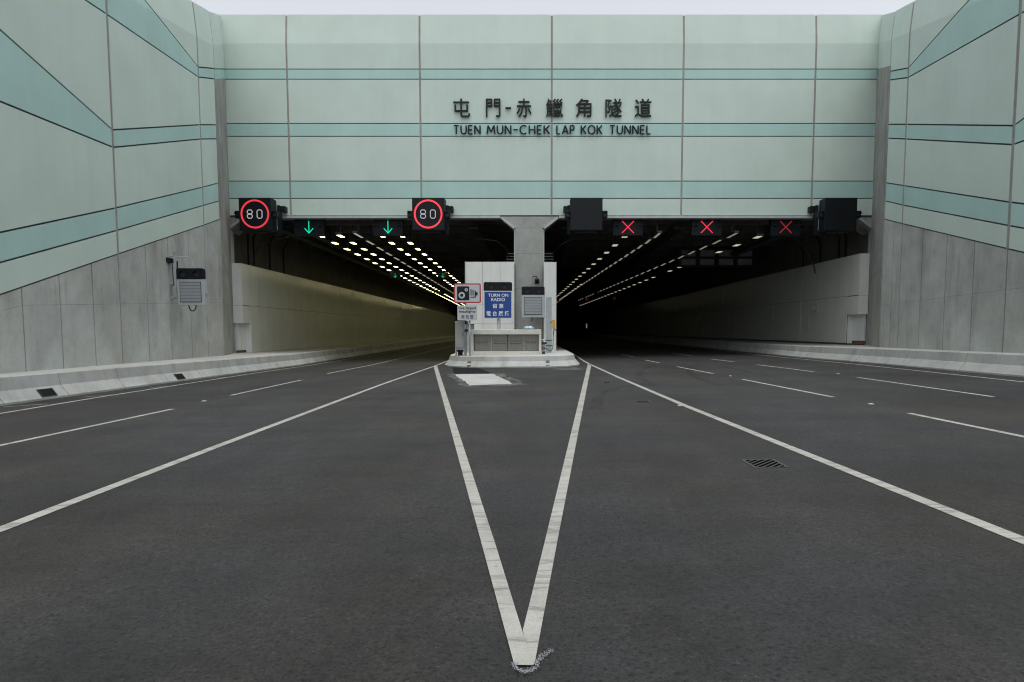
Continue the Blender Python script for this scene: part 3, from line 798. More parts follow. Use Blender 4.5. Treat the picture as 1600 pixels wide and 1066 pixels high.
def slot(x, y, label):
    t = thing('kerb_slot', label, 'drain slot', (x, y, gz(x)), 'drain slots in the island kerb')
    def pt(u, v, o): return Vector((x + u, y - .035 + .03 + .20 * v - o * .72 - u * .24 * (1 if x < .58 else -1) * (1 if x < -2.6 else .9), gz(x) + .07 + .23 * v + o * .68))
    mm = MB(); q = ((-.075, .1), (.075, .1), (.075, .9), (-.075, .9)); mm.hexa([pt(u, v, -.03) for u, v in q], [pt(u, v, .012) for u, v in q]); mm.build('recess', M['gap'], t)
    mm = MB(); q = ((-.075, .1), (.075, .1), (.075, .42), (-.075, .42)); mm.hexa([pt(u, v, .012) for u, v in q], [pt(u, v, .018) for u, v in q]); mm.build('sill', M['deck'], t)
slot(-2.95, 27.45, 'small drain slot in the sloped island kerb, below the blue radio sign')
slot(.42, 26.55, 'small drain slot in the sloped island kerb, below the grey matrix sign')

ZD = lambda x: gz(x) + .48          # island deck
# white end panels either side of the pillar
ep = thing('end_cladding', 'wide white panelled end wall with three columns left of the centre pillar', 'wall panels', (-2.5, 34.5, ZD(-2)))
m = MB()
xs = [-3.84, -2.93, -2.0, -1.24]
for a, b in zip(xs, xs[1:]):
    for z0, z1 in ((.45, 1.97), (1.97, 3.02), (3.02, 5.26)):
        if z0 == .45 and a < -3: continue
        m.box(a + .007, b - .007, 34.45, 34.5, z0 + .006, z1 - .006)
m.box(-3.4, -2.937, 34.45, 34.5, .45, 1.96); m.box(-3.83, -3.42, 34.95, 35.0, .45, 1.96)
m.build('panels', M['clad_plain'], ep, .004, seg=1)
m = MB(); m.box(-3.82, -1.25, 34.51, 36.5, 1.99, 5.2); m.box(-3.38, -1.25, 34.51, 36.5, .4, 1.99); m.build('backing', M['gap'], ep)
m = MB()
secs = []
for y in (34.46, 60, 110, 262):
    r = max(0, y - 33) * .01; x = -3.87 - .035 * max(0, y - 35); secs.append([(x, y, 2. + r), (x + .03, y, 2. + r), (x + .03, y, 5.26 + r), (x, y, 5.26 + r)])
m.sweep(secs); m.build('side_panels', M['clad'], ep)
ep2 = thing('end_cladding', 'narrow white panelled end wall right of the centre pillar', 'wall panels', (.65, 34.5, ZD(.6)))
m = MB()
for z0, z1 in ((.45, 2.98), (2.98, 5.24)): m.box(.33, .97, 34.45, 34.5, z0 + .005, z1 - .005)
m.build('panels', M['clad_plain'], ep2, .004, seg=1)
m = MB(); m.box(.345, .94, 34.51, 36.5, .4, 5.2); m.build('backing', M['gap'], ep2)
m = MB(); secs = []
for y in (34.46, 60, 110, 262):
    r = max(0, y - 33) * .01; x = .97 - .015 * max(0, y - 35); secs.append([(x, y, .4 + r), (x + .03, y, .4 + r), (x + .03, y, 5.24 + r), (x, y, 5.24 + r)])
m.sweep(secs); m.build('side_panels', M['clad'], ep2)

# concrete framed hydrant cabinet
cb = thing('fire_cabinet', 'low concrete framed cabinet with four steel doors on the island', 'cabinet', (-1.44, 29, .46))
m = MB(); m.box(-3.04, .17, 28.9, 29.75, 1.38, 1.60); m.box(-3.04, -2.90, 28.9, 29.75, .40, 1.38); m.box(.05, .17, 28.9, 29.75, .40, 1.38)
m.build('concrete_frame', M['cab_conc'], cb, .02)
m = MB(); m.box(-2.9, .05, 28.93, 29.7, .40, .62); m.build('base_plinth', M['cab_conc'], cb, .01)
m = MB(); m.box(-2.9, .05, 29.22, 29.7, .62, 1.38); m.build('inner_back', M['gap'], cb)
dx = [(-2.87, -2.15), (-2.07, -1.38), (-1.35, -.66), (-.58, .03)]
for i, (a, b) in enumerate(dx):
    m = MB(); m.box(a, b, 29.17, 29.21, .63, 1.37); d_ = m.build('steel_door', M['steel'], cb, .006)
    m = MB()
    for k in range(9 if i in (1, 2) else 7):
        xx = a + .08 + k * ((b - a - .16) / (9 if i in (1, 2) else 7)); m.box(xx, xx + .032, 29.163, 29.169, .985 - .03 * (i in (1, 2)), 1.02 - .03 * (i in (1, 2)))
    for r_ in ((1.06,) if i in (0, 3) else (1.05, 1.09)):
        for k in range(18): xx = a + .07 + k * ((b - a - .14) / 18); m.box(xx, xx + .016, 29.163, 29.169, r_, r_ + .012)
    m.build('door_lettering', M['dark_metal'], d_)
    m = MB(); m.box(b - .05, b - .035, 29.14, 29.17, .9, 1.0) if i % 2 == 0 else m.box(a + .035, a + .05, 29.14, 29.17, .9, 1.0); m.build('handle', M['galv'], d_)
m = MB()
for i, (a, b) in enumerate([(-2.15, -2.07), (-.66, -.58)]): m.box(a + .01, b - .01, 29.15, 29.2, .63, 1.37)
loose(m, 'mullion', M['grey_paint'], cb)
# plastic bundle on top
m = MB()
bm = m.bm; bmesh.ops.create_icosphere(bm, subdivisions=3, radius=1)
for v in bm.verts:
    k = 1 + .10 * math.sin(v.co.x * 9 + v.co.z * 5) + .05 * math.sin(v.co.y * 13 + 2)
    v.co = Vector((-.41 + v.co.x * .235 * k, 29.15 + v.co.y * .17 * k, 1.60 + max(0, (v.co.z * .5 + .5)) * .155 * k))
tag(m.build('plastic_bundle', M['plastic'], None, 0, True), 'pale blue plastic bundle lying on the concrete cabinet top', 'bundle')
# pipes right of the cabinet
m = MB()
for z, y in ((1.12, 29.2), (.86, 29.2), (.66, 29.15)): m.tube([(.17, y, z), (.36, y, z)], .05, 10)
m.tube([(.30, 29.2, .42), (.30, 29.2, 1.12)], .05, 10)
hp = thing('hydrant_pipes', 'cluster of short pipes and valves at the right end of the concrete cabinet', 'pipes', (.25, 29.2, .5))
m.build('pipes', M['galv'], hp, 0, True)
m = MB(); m.box(.19, .42, 29.12, 29.3, .94, 1.04); m.box(.19, .36, 29.1, 29.3, .72, .8); m.box(.19, .34, 29.12, 29.3, .5, .58); loose(m, 'valve', M['dark_metal'], hp, .02)
m = MB(); m.box(.2, .3, 29.08, 29.12, .73, .79); m.build('red_cap', M['red'], hp, .01)

# galvanised cable duct and yellow beacon beside it
m = MB(); dk = thing('cable_duct', 'tall galvanised cable duct standing right of the concrete cabinet', 'duct', (.62, 31.6, ZD(.6)))
m.box(.415, .69, 31.5, 31.68, .48, 3.22); m.build('duct', M['galv'], dk, .008)
m = MB()
for z in (1.1, .84): m.box(.40, .76, 31.47, 31.5, z, z + .025)
m.tube([(.36, 31.46, .72), (.5, 31.45, .66), (.62, 31.45, .58), (.72, 31.45, .66), (.76, 31.45, .84), (.77, 31.46, 1.5)], .015, 6); loose(m, 'strap', M['cable'], dk)
yb = thing('yellow_beacon', 'yellow beacon housing with cable beside the galvanised duct', 'beacon', (.8, 31.5, 1.9))
m = MB(); m.box(.72, .86, 31.4, 31.56, 1.72, 2.12); m.build('housing', M['yellow'], yb, .03)
m = MB(); m.box(.74, .84, 31.42, 31.54, 1.52, 1.71); m.build('socket', M['grey_paint'], yb, .02)
m = MB(); m.tube([(.72, 31.45, 2.0), (.64, 31.45, 1.98)], .02, 6); m.tube([(.84, 31.45, 1.64), (.93, 31.45, 1.6)], .025, 6); m.tube([(.8, 31.45, 1.52), (.76, 31.45, 1.3)], .015, 6); m.build('bracket', M['dark_metal'], yb)

# grey equipment cabinet
gc = thing('equipment_cabinet', 'tall narrow grey equipment cabinet on a stand at the left end of the island', 'cabinet', (-3.47, 28.9, ZD(-3.4)))
m = MB(); m.box(-3.70, -3.29, 28.75, 29.15, .76, 1.98); m.build('body', M['grey_paint'], gc, .012)
m = MB(); m.box(-3.665, -3.325, 28.735, 28.748, .80, 1.94); d_ = m.build('door', M['grey_paint'], gc, .004)
m = MB(); m.box(-3.36, -3.34, 28.70, 28.735, 1.3, 1.42); m.build('handle', M['dark_metal'], d_)
m = MB(); m.box(-3.70, -3.66, 28.77, 29.13, .42, .76); m.box(-3.33, -3.29, 28.77, 29.13, .42, .76); m.box(-3.66, -3.33, 28.77, 28.8, .70, .755); m.build('stand', M['light_grey'], gc)
m = MB(); m.tube([(-3.55, 28.95, .42), (-3.55, 28.95, .76)], .05, 8); m.tube([(-3.45, 28.95, .42), (-3.43, 28.95, .76)], .06, 8); loose(m, 'cable', M['cable'], gc)

# camera warning sign with dipped headlights plate
def rrect(x0, x1, z0, z1, r, n=5):
    out = []
    for cx, cz, a in ((x1 - r, z1 - r, 0), (x0 + r, z1 - r, 90), (x0 + r, z0 + r, 180), (x1 - r, z0 + r, 270)):
        for k in range(n + 1):
            t = R(a + 90 * k / n); out.append((cx + r * math.cos(t), cz + r * math.sin(t)))
    return out
def disc(x, z, r, n=20): return [(x + r * math.cos(2 * math.pi * k / n), z + r * math.sin(2 * math.pi * k / n)) for k in range(n)]
Y = 28.4
cs = thing('camera_warning_sign', 'speed camera sign with red border above a Use dipped headlights plate on one post', 'sign', (-3.12, Y + .2, ZD(-3.1)))
m = MB(); m.tube([(-3.19, Y + .12, .42), (-3.19, Y + .12, 3.5)], .04, 10); m.build('post', M['galv'], cs, 0, True)
m = MB(); m.tube([(-3.02, Y + .14, .42), (-3.02, Y + .14, 2.35)], .045, 10); m.build('post', M['galv'], cs, 0, True)
m = MB(); m.box(-3.24, -3.1, Y + .05, Y + .2, 1.5, 1.62); m.box(-3.24, -3.1, Y + .05, Y + .2, 1.83, 1.97); loose(m, 'clamp', M['cable'], cs)
x0, x1, z0, z1 = -3.69, -2.50, 2.76, 3.62
m = MB(); m.prism_y(rrect(x0, x1, z0, z1, .07), Y, Y + .03); cp = m.build('camera_panel', M['red'], cs)
m = MB(); m.prism_y(rrect(x0 + .055, x1 - .055, z0 + .055, z1 - .055, .03), Y - .004, Y - .0005); m.build('white_field', M['white'], cp)
sx = lambda u: x0 + (u - 88) / (462 - 88) * (x1 - x0)
sz = lambda v: z1 - (v - 378) / (660 - 378) * (z1 - z0)
m = MB(); m.prism_y(rrect(sx(133), sx(303), sz(620), sz(420), .05), Y - .009, Y - .005)
m.prism_y([(sx(320), sz(462)), (sx(334), sz(462)), (sx(334), sz(550)), (sx(320), sz(550))], Y - .009, Y - .005)
m.prism_y([(sx(347), sz(470)), (sx(362), sz(470)), (sx(362), sz(550)), (sx(347), sz(550))], Y - .009, Y - .005)
m.prism_y([(sx(320), sz(570)), (sx(376), sz(570)), (sx(376), sz(482)), (sx(392), sz(482)), (sx(392), sz(505)), (sx(418), sz(505)), (sx(418), sz(550)), (sx(392), sz(550)), (sx(392), sz(582)), (sx(320), sz(582))], Y - .009, Y - .005)
m.build('camera_pictogram', M['ink'], cp)
k = (x1 - x0) / (462 - 88)
m = MB(); m.prism_y(disc(sx(198), sz(549), 45 * k), Y - .013, Y - .0095); m.prism_y(disc(sx(262), sz(470), 23 * k), Y - .013, Y - .0095); loose(m, 'lens_ring', M['white'], cp)
m = MB(); m.prism_y(disc(sx(198), sz(549), 22 * k), Y - .017, Y - .0135); m.prism_y(disc(sx(262), sz(470), 9 * k), Y - .017, Y - .0135); loose(m, 'lens_centre', M['ink'], cp)
m = MB(); m.prism_y(rrect(-3.54, -2.67, 2.0, 2.66, .02), Y + .01, Y + .04); tp = m.build('text_plate', M['white'], cs)
text_obj('Use dipped', (-3.48, -2.73, 2.46, 2.60), Y + .009, M['ink'], tp, 'plate_text', .004, .012)
text_obj('headlights', (-3.46, -2.75, 2.31, 2.44), Y + .009, M['ink'], tp, 'plate_text', .004, .012)
text_obj('用 低 燈', (-3.37, -2.84, 2.07, 2.24), Y + .009, M['ink'], tp, 'plate_text', .004, .006)

# header with two hooded lamps, used by three signs
def header(x0, x1, y, z0, z1, parent, lamps):
    m = MB(); r = .07
    pts = [(x0, z0), (x1, z0), (x1, z1 - r)] + [(x1 - r + r * math.cos(R(a)), z1 - r + r * math.sin(R(a))) for a in (30, 60, 90)] + [(x0 + r + r * math.cos(R(a)), z1 - r + r * math.sin(R(a))) for a in (90, 120, 150)] + [(x0, z1 - r)]
    m.prism_y(pts, y, y + .16); h = m.build('lamp_header', M['black'], parent, .006)
    for u in lamps:
        cx = x0 + (x1 - x0) * u; cz = (z0 + z1) / 2 - .02; m = MB(); rr = (z1 - z0) * .26
        m.prism_y(disc(cx, cz, rr * .92, 16), y - .012, y - .001); m.build('lamp_lens', M['dark_metal'], h)
        m = MB(); n = 10
        o_ = [(cx + rr * 1.08 * math.cos(R(10 + 160 * k / n)), cz + rr * 1.08 * math.sin(R(10 + 160 * k / n))) for k in range(n + 1)]
        i_ = [(cx + rr * math.cos(R(10 + 160 * k / n)), cz + rr * math.sin(R(10 + 160 * k / n))) for k in range(n + 1)]
        for k in range(n): m.hexa([(x, y - .1, z) for x, z in (o_[k], o_[k + 1], i_[k + 1], i_[k])], [(x, y - .001, z) for x, z in (o_[k], o_[k + 1], i_[k + 1], i_[k])])
        m.build('lamp_hood', M['black'], h)
    return h

Y = 29.95
bs = thing('radio_sign', 'blue TURN ON RADIO sign with black lamp header on a white post', 'sign', (-1.83, Y + .3, ZD(-1.7)))
m = MB(); m.tube([(-1.835, Y + .2, .4), (-1.835, Y + .2, 2.5)], .065, 12); m.build('post', M['white'], bs, 0, True)
header(-2.507, -1.185, Y - .01, 3.410, 3.809, bs, (.27, .73))
m = MB(); m.prism_y(rrect(-2.486, -1.206, 2.130, 3.379, .03), Y, Y + .12); bp = m.build('panel_rim', M['white'], bs)
m = MB(); m.prism_y(rrect(-2.465, -1.227, 2.162, 3.358, .02), Y - .005, Y - .001); m.build('blue_face', M['blue'], bp)
WT = M['sign_white']
text_obj('TURN ON', (-2.297, -1.364, 3.127, 3.274), Y - .006, WT, bp, 'sign_text', .004, .012)
text_obj('RADIO', (-2.151, -1.511, 2.927, 3.074), Y - .006, WT, bp, 'sign_text', .004, .012)
text_obj('留 意', (-2.088, -1.584, 2.602, 2.812), Y - .006, WT, bp, 'sign_text', .004, .012)
text_obj('電 台 廣 播', (-2.381, -1.311, 2.246, 2.476), Y - .006, WT, bp, 'sign_text', .004, .012)

# shuttered matrix signs: body, header, shutter of slats, cable
def matrix_sign(label, x0, x1, y, z0, zh, z1, dep):
    t = thing('matrix_sign', label, 'message sign', ((x0 + x1) / 2, y, z0), 'grey shuttered message signs with black lamp headers')
    m = MB(); m.box(x0, x1, y, y + dep, z0, zh); m.build('body', M['light_grey'], t, .012)
    header(x0 + .0, x1 - .02, y - .01, zh + .003, z1, t, (.25, .76))
    fx0, fx1, fz0, fz1 = x0 + (x1 - x0) * .12, x1 - (x1 - x0) * .14, z0 + (zh - z0) * .13, zh - (zh - z0) * .12
    m = MB(); m.box(fx0 - .02, fx1 + .02, y - .006, y - .001, fz0 - .02, fz1 + .02); m.build('shutter_frame', M['black'], t)
    m = MB(); d = (fz1 - fz0) / 6
    for k in range(6): m.box(fx0, fx1, y - .022, y - .007, fz0 + k * d + .005, fz0 + (k + 1) * d - .005)
    m.build('shutter_slats', M['slat'], t, .003, seg=1)
    return t
ms = matrix_sign('grey shuttered matrix sign with black header mounted before the centre pillar', -.82, .38, 33.0, 2.27, 3.42, 3.84, .3)
m = MB(); m.tube([(-.28, 33.1, 2.27), (-.28, 33.1, 2.15), (-.33, 33.1, 2.06)], .025, 6); m.build('cable', M['cable'], ms)
m = MB(); m.box(-.4, .2, 33.3, 34.96, 2.9, 3.0); m.build('bracket', M['dark_metal'], ms)

cam2 = thing('surveillance_camera', 'small black surveillance camera on the centre pillar', 'camera', (-.03, 34.7, 4.2))
m = MB(); m.box(-.16, .1, 34.45, 34.85, 4.12, 4.34); m.hexa([(-.16, 34.45, 4.34), (.1, 34.45, 4.34), (.1, 34.85, 4.34), (-.16, 34.85, 4.34)], [(-.1, 34.5, 4.42), (.04, 34.5, 4.42), (.04, 34.8, 4.42), (-.1, 34.8, 4.42)]); m.build('camera_body', M['black'], cam2, .015)
m = MB(); m.tube([(-.04, 34.65, 4.4), (-.04, 34.65, 4.5), (-.24, 34.7, 4.52), (-.26, 34.95, 4.46)], .018, 6); m.build('arm', M['dark_metal'], cam2)
m = MB(); m.prism_y(disc(-.03, 4.22, .07, 14), 34.43, 34.449); m.build('lens', M['void'], cam2)

# sign on the left retaining wall
lm = matrix_sign('grey shuttered matrix sign with black header projecting from the left retaining wall', -13.97, -12.9, 25.0, 2.50, 3.50, 3.92, .22)
m = MB(); m.tube([(-13.45 + .14 * math.cos(R(a)), 25.1, 2.5 + .22 * math.sin(R(a))) for a in range(180, 361, 20)], .022, 7); m.build('cable_loop', M['cable'], lm)
m = MB(); m.box(-14.28, -13.97, 25.05, 25.17, 2.75, 2.85); m.box(-14.28, -13.97, 25.05, 25.17, 3.3, 3.4); m.box(-12.9, -12.83, 25.06, 25.14, 2.95, 3.05); m.build('bracket', M['light_grey'], lm)
wc = thing('surveillance_camera', 'black surveillance camera on a bracket arm beside the left wall sign', 'camera', (-14.1, 25, 3.9))
m = MB(); m.box(-14.36, -14.13, 24.75, 25.15, 4.12, 4.31); m.build('camera_body', M['black'], wc, .03)
m = MB(); m.prism_y(disc(-14.25, 4.21, .06, 14), 24.73, 24.749); m.build('lens', M['void'], wc)
m = MB(); m.tube([(-14.3, 25.0, 4.4), (-13.42, 25.05, 4.33), (-13.4, 25.1, 4.25), (-13.4, 25.1, 3.9)], .02, 6); m.tube([(-14.24, 24.95, 4.31), (-14.24, 24.95, 4.42)], .025, 6); m.build('arm', M['light_grey'], wc)
m = MB(); m.box(-14.16, -13.9, 25.12, 25.17, 4.4, 4.56); m.build('back_plate', M['grey_paint'], wc)
m = MB(); m.box(-14.07, -13.99, 25.02, 25.12, 3.1, 4.3); m.build('arm_post', M['light_grey'], wc)
m = MB(); m.tube([(-13.96, 25.06, 3.1), (-13.95, 25.06, 4.2)], .025, 6); m.tube([(-14.1, 25.02, 3.1), (-14.12, 25.0, 4.25)], .016, 6); m.build('cable', M['cable'], wc)
m = MB(); m.box(-14.13, -13.99, 24.98, 25.2, 2.78, 3.22); m.build('junction_box', M['grey_paint'], wc, .015)

# ------------------------------------------------------------------ variable speed signs across the headwall
def seg_digit(m, x0, z0, w_, h, kind, y, r):
    c = .24 * w_
    top = [(x0 + c, z0 + h), (x0 + w_ - c, z0 + h)]
    if kind == 0:
        P_ = [(x0 + c, z0), (x0 + w_ - c, z0), (x0 + w_, z0 + c), (x0 + w_, z0 + h - c), (x0 + w_ - c, z0 + h), (x0 + c, z0 + h), (x0, z0 + h - c), (x0, z0 + c)]
        m.tube([(a, y, b) for a, b in P_], r, 6, True, .3)
    else:
        mid = z0 + h / 2
        for lo, hi in ((z0, mid - r * .0), (mid + r * .0, z0 + h)):
            P_ = [(x0 + c, lo + (0 if lo == z0 else .012)), (x0 + w_ - c, lo + (0 if lo == z0 else .012)), (x0 + w_, lo + c), (x0 + w_, hi - c), (x0 + w_ - c, hi - (.012 if lo == z0 else 0)), (x0 + c, hi - (.012 if lo == z0 else 0)), (x0, hi - c), (x0, lo + c)]
            m.tube([(a, y, b) for a, b in P_], r, 6, True, .3)
def vsl(label, cx, lit, back, group, ring='ring'):
    cz, hw, hh, y = 7.59, .83, .83, 33.55
    t = thing('speed_limit_sign', label, 'speed sign', (cx, y, cz), group)
    m = MB(); m.box(cx - hw, cx + hw, y, y + .72, cz - hh, cz + hh); m.build('sign_case', M['black'], t, .015)
    m = MB(); m.box(cx - hw + .05, cx + hw - .05, y - .008, y - .001, cz - hh + .05, cz + hh - .05); f = m.build('display', M['black_face'], t)
    if lit:
        m = MB(); n = 48
        o_ = disc(cx, cz + .0, .735, n); i_ = disc(cx, cz, .648, n)
        for k in range(n):
            q = (o_[k], o_[(k + 1) % n], i_[(k + 1) % n], i_[k]); m.hexa([(a, y - .022, b) for a, b in q], [(a, y - .009, b) for a, b in q])
        m.build('red_ring', M[ring], f)
        for kind, dx_ in ((1, -.39), (0, .115)):
            m = MB(); seg_digit(m, cx + dx_, cz - .215, .255, .42, kind, y - .02, .021); m.build('digit', M['digit'], f)
    s = 1 if back > 0 else -1
    m = MB(); xa, xb = sorted((cx + s * .42, cx + s * .94)); m.box(xa, xb, y + .84, y + 1.2, cz - .9, cz + .62); m.build('rear_cabinet', M['black'], t, .01)
    m = MB(); m.box(min(cx + s * .5, cx + s * .8), max(cx + s * .5, cx + s * .8), y + .72, y + .84, cz - .7, cz + .7); m.build('spacer', M['light_grey'], t)
    m = MB(); xa, xb = sorted((cx + s * .86, cx + s * 1.14)); m.box(xa, xb, y + 1.05, y + 1.42, cz + .32, cz + .62); m.build('bracket', M['black'], t, .01)
    for sd in (-1, 1):
        m = MB(); xa, xb = sorted((cx + sd * (hw + .005), cx + sd * (hw + .27))); m.box(xa, xb, y + .1, y + .4, cz - .17, cz + .19); fl = m.build('flasher', M['black'], t, .015)
        m = MB(); xm = (xa + xb) / 2; m.prism_y(disc(xm, cz, .09, 14), y + .088, y + .099); m.build('flasher_lens', M['dark_metal'], fl)
        m = MB()
        for k in range(8):
            a0, a1 = R(15 + 150 * k / 8), R(15 + 150 * (k + 1) / 8)
            q = [(xm + rr * math.cos(a), cz + rr * math.sin(a)) for rr, a in ((.12, a0), (.12, a1), (.105, a1), (.105, a0))]
            m.hexa([(a, y - .03, b) for a, b in q], [(a, y + .098, b) for a, b in q])
        m.build('flasher_hood', M['black'], fl)
    m = MB(); m.box(cx - .6, cx + .6, y + .3, y + .45, cz - hh - .07, cz - hh - .005); m.build('mounting_rail', M['dark_metal'], t)
    return t
s1 = vsl('lit speed sign reading 80 in a red ring beside the left concrete pier', -14.57, True, 1, 'electronic speed signs on the headwall', 'ring_dim')
s2 = vsl('lit speed sign reading 80 in a red ring nearer the centre pillar', -5.64, True, 1, 'electronic speed signs on the headwall')
s3 = vsl('blank dark speed sign just right of the centre pillar', 2.52, False, -1, 'electronic speed signs on the headwall')
s4 = vsl('blank dark speed sign beside the right concrete pier', 15.64, False, -1, 'electronic speed signs on the headwall')
for nm, pts, lab in (('hanging_cable', [(-13.6, 35.6, 6.75), (-14.3, 35.7, 6.62), (-15.2, 35.9, 6.4), (-15.75, 36.1, 5.95), (-15.95, 36.3, 5.3)], 'black cable arching from the left speed sign down to the cladding'),
                     ('hanging_cable', [(14.0, 36, 7.0), (14.6, 36.2, 6.6), (15.2, 36.5, 6.0), (15.7, 36.8, 5.4), (15.9, 37, 4.9)], 'black cable running from the right speed sign down into the dark tunnel'),
                     ('hanging_cable', [(2.6, 36, 6.72), (1.7, 36.1, 6.62), (1.15, 36.3, 6.3), (.85, 36.5, 5.9)], 'black cable arching behind the blank sign beside the centre pillar'),
                     ('hanging_cable', [(-3.4, 36, 6.72), (-2.3, 36.1, 6.6), (-1.75, 36.3, 6.2), (-1.6, 36.5, 5.7)], 'black cable arching left of the centre pillar head')):
    m = MB(); m.tube(pts, .035, 8); tag(m.build(nm, M['cable'], None, 0, True), lab, 'cable')

# ------------------------------------------------------------------ lane control signals
def lane_signal(label, cx, cz, y, k, kind, group, m_em):
    t = thing('lane_signal', label, 'lane signal', (cx, y, cz), group)
    hw, hh = .82 * k, .46 * k
    m = MB(); m.box(cx - hw, cx + hw, y, y + .3 * k, cz - hh, cz + hh); m.build('signal_case', M['black'], t, .012 * k)
    m = MB(); m.box(cx - hh, cx + hh, y - .006, y - .001, cz - hh * .96, cz + hh * .96); f = m.build('display', M['black_face'], t)
    m = MB(); r = .025 * k; s = .32 * k
    if kind == 'x':
        m.tube([(cx - s, y - .012, cz - s), (cx + s, y - .012, cz + s)], r, 6, False, .25); m.tube([(cx - s, y - .013, cz + s), (cx + s, y - .013, cz - s)], r, 6, False, .25)
    else:
        m.tube([(cx, y - .012, cz + .34 * k), (cx, y - .012, cz - .3 * k)], r, 6, False, .25)
        m.tube([(cx - .23 * k, y - .013, cz - .06 * k), (cx, y - .013, cz - .32 * k)], r, 6, False, .25); m.tube([(cx + .23 * k, y - .014, cz - .06 * k), (cx, y - .014, cz - .32 * k)], r, 6, False, .25)
    m.build('cross' if kind == 'x' else 'arrow', m_em, f)
    for sd in (-1, 1):
        m = MB(); xm = cx + sd * hw * .78
        for q_ in range(8):
            a0, a1 = R(10 + 160 * q_ / 8), R(10 + 160 * (q_ + 1) / 8)
            q = [(xm + rr * math.cos(a), cz + rr * math.sin(a)) for rr, a in ((.13 * k, a0), (.13 * k, a1), (.112 * k, a1), (.112 * k, a0))]
            m.hexa([(a, y - .14 * k, b) for a, b in q], [(a, y - .001, b) for a, b in q])
        m.build('lamp_hood', M['dark_metal'], t)
    m = MB()
    for sd in (-.5, .5): m.box(cx + sd * hw - .03 * k, cx + sd * hw + .03 * k, y + .1 * k, y + .2 * k, cz + hh, 8.14 + (y - 33) * .01)
    m.build('hanger', M['dark_metal'], t)
    return t
GA = 'green lane arrows over the left carriageway'; RX = 'red lane crosses over the right carriageway'
lane_signal('green arrow lane signal under the headwall, next to the left speed sign', -12.46, 7.23, 35.4, 1, 'a', GA, M['green'])
lane_signal('green arrow lane signal under the headwall, left of the second 80 sign', -8.15, 7.23, 35.4, 1, 'a', GA, M['green'])
lane_signal('red cross lane signal beside the blank sign at the centre pillar', 4.92, 7.24, 35.4, 1, 'x', RX, M['redled'])
lane_signal('red cross lane signal in the middle of the right tunnel mouth', 9.22, 7.24, 35.4, 1, 'x', RX, M['redled'])
lane_signal('dim worn red cross lane signal beside the rightmost blank sign', 13.52, 7.24, 35.4, 1, 'x', RX, M['redled_dim'])
lane_signal('small green arrow signal deep inside the left tunnel, over the outer lane', -12.45, 6.62, 56.5, .55, 'a', GA, M['green'])
lane_signal('small green arrow signal deep inside the left tunnel, over the inner lane', -8.28, 6.62, 56.5, .55, 'a', GA, M['green'])
lane_signal('tiny red cross signal deep inside the right tunnel, nearest its centre', 6.85, 6.55, 90, .5, 'x', RX, M['redled_dim'])
lane_signal('tiny red cross signal deep inside the right tunnel, farthest right', 10.75, 6.65, 90, .5, 'x', RX, M['redled_dim'])
lane_signal('tiny red cross signal deep inside the right tunnel, beside the white end wall', 2.6, 6.45, 90, .5, 'x', RX, M['redled_dim'])

# sign gantry seen from behind in the right tunnel
ga = thing('sign_gantry', 'dark steel sign gantry hanging inside the right tunnel', 'gantry', (13.4, 48, 6.4))
m = MB()
for z in (6.45, 7.1, 7.75): m.box(10.5, 16.2, 48, 48.12, z, z + .1)
for x in (10.5, 11.9, 13.3, 14.7, 16.1): m.box(x, x + .1, 47.98, 48.14, 6.45, 7.8)
m.tube([(16.2, 48.05, 6.5), (17.2, 48.05, 8.2)], .07, 6); m.tube([(10.5, 48.05, 7.8), (10.5, 48.05, 8.3)], .06, 6)
m.build('truss', M['dark_metal'], ga)
m = MB()
for x in (10.7, 12.1, 13.5, 14.9): m.box(x, x + 1.05, 48.15, 48.2, 6.62, 7.05); m.box(x, x + 1.05, 48.15, 48.2, 7.25, 7.7)
loose(m, 'sign_back', M['grey_paint'], ga)

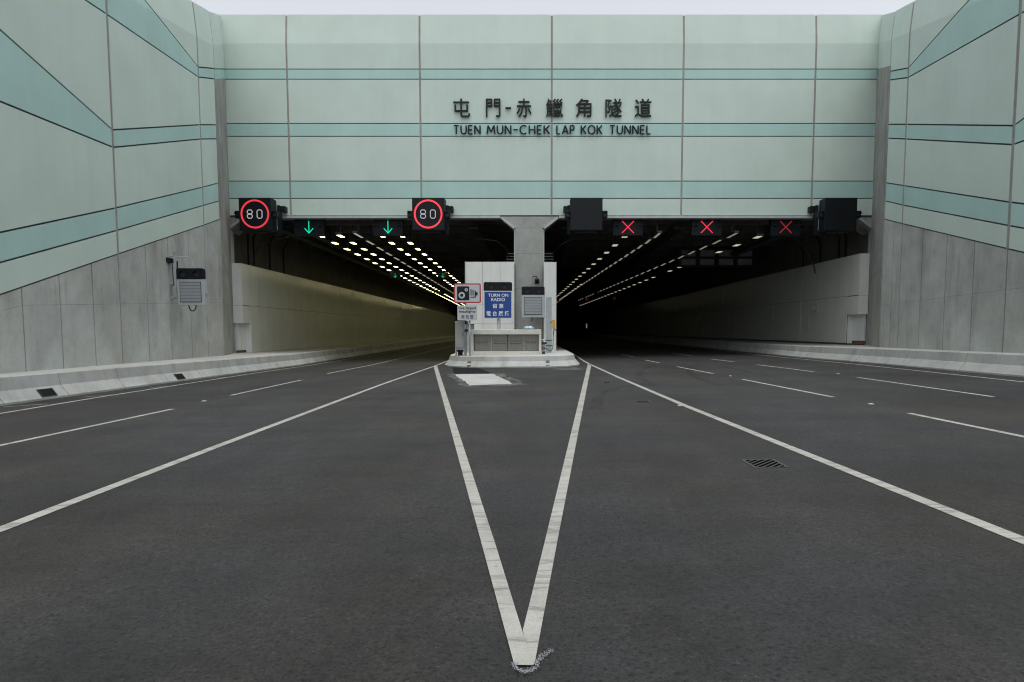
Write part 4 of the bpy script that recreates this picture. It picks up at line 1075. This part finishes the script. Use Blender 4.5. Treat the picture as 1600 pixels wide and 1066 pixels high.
# ------------------------------------------------------------------ tunnel lamps
def lamp_proto(name, w_, l_, lens_m):
    m = MB(); m.box(-w_ / 2 - .05, w_ / 2 + .05, -l_ / 2 - .05, l_ / 2 + .05, .012, .14); h = m.build(name, M['dark_metal'])
    m = MB(); m.box(-w_ / 2, w_ / 2, -l_ / 2, l_ / 2, 0, .011); m.build('lens', lens_m, h)
    m = MB(); m.box(-.03, .03, -.03, .03, .14, 1.2); m.build('hanger', M['dark_metal'], h)
    return h
used = {}
def row(kind, proto, x0, slope, y0, step, n, z0, label, first, group, skip=(), last=None):
    for k in range(n):
        if k in skip: continue
        y = y0 + k * step
        o = proto if proto.name not in used else copy_tree(proto)
        used[proto.name] = 1
        o.location = (x0 + slope * (y - y0), y, z0 + .01 * (y - 33) - .03)
        tag(o, first if k == 0 else label, 'tunnel lamp', group)
p_bright = lamp_proto('tunnel_lamp', .23, .72, M['lens'])
GL = 'bright lamps in the left tunnel ceiling'
ordn = ['row along the left wall side', 'second row from the left wall', 'third row from the left wall', 'row nearest the centre wall']
for i, (x, sl) in enumerate(((-12.05, -.043), (-10.95, -.043), (-8.66, -.034), (-7.55, -.03))):
    row('lamp', p_bright, x, sl, 36.1, 2.87, 42, 6.85, 'bright square lamp of the %s in the left tunnel ceiling' % ordn[i], 'nearest bright lamp of the %s in the left tunnel ceiling' % ordn[i], GL, skip=(8,) if i == 0 else ())
p_strip = lamp_proto('strip_lamp', .14, 1.5, M['strip_l'])
row('strip', p_strip, -9.9, -.036, 35.9, 2.87, 36, 6.85, 'dim strip lamp in the middle row of the left tunnel ceiling', 'nearest dim strip lamp in the middle row of the left tunnel ceiling', 'dim strip lamps in the left tunnel ceiling')
p_dim = lamp_proto('tunnel_lamp', .30, .8, M['lens_dim'])
GR = 'dim lamps in the right tunnel ceiling'
row('lamp', p_dim, 4.85, -.030, 36.0, 3.72, 34, 6.82, 'small dim lamp of the row nearest the centre wall in the right tunnel', 'nearest small lamp of the right tunnel, below the first red cross', GR)
row('lamp', p_dim, 4.95, -.03, 73.0, 3.72, 20, 6.82, 'small dim lamp of the short second row deep in the right tunnel', 'first small lamp of the short second row deep in the right tunnel', GR)
row('lamp', p_dim, 12.3, -.034, 36.3, 3.4, 30, 6.82, 'small dim lamp of the row along the right side of the right tunnel', 'nearest small lamp of the row along the right side of the right tunnel', GR, skip=(3, 7))
p_strip2 = lamp_proto('strip_lamp', .14, 1.6, M['strip_r'])
GS = 'dim strip lamps in the right tunnel ceiling'
row('strip', p_strip2, 6.6, -.040, 35.9, 2.38, 32, 6.85, 'thin strip lamp of the left hand line in the right tunnel ceiling', 'nearest thin strip lamp of the left hand line in the right tunnel ceiling', GS)
row('strip', p_strip2, 10.75, -.048, 35.9, 2.6, 30, 6.85, 'thin strip lamp of the right hand line in the right tunnel ceiling', 'nearest thin strip lamp of the right hand line in the right tunnel ceiling', GS)
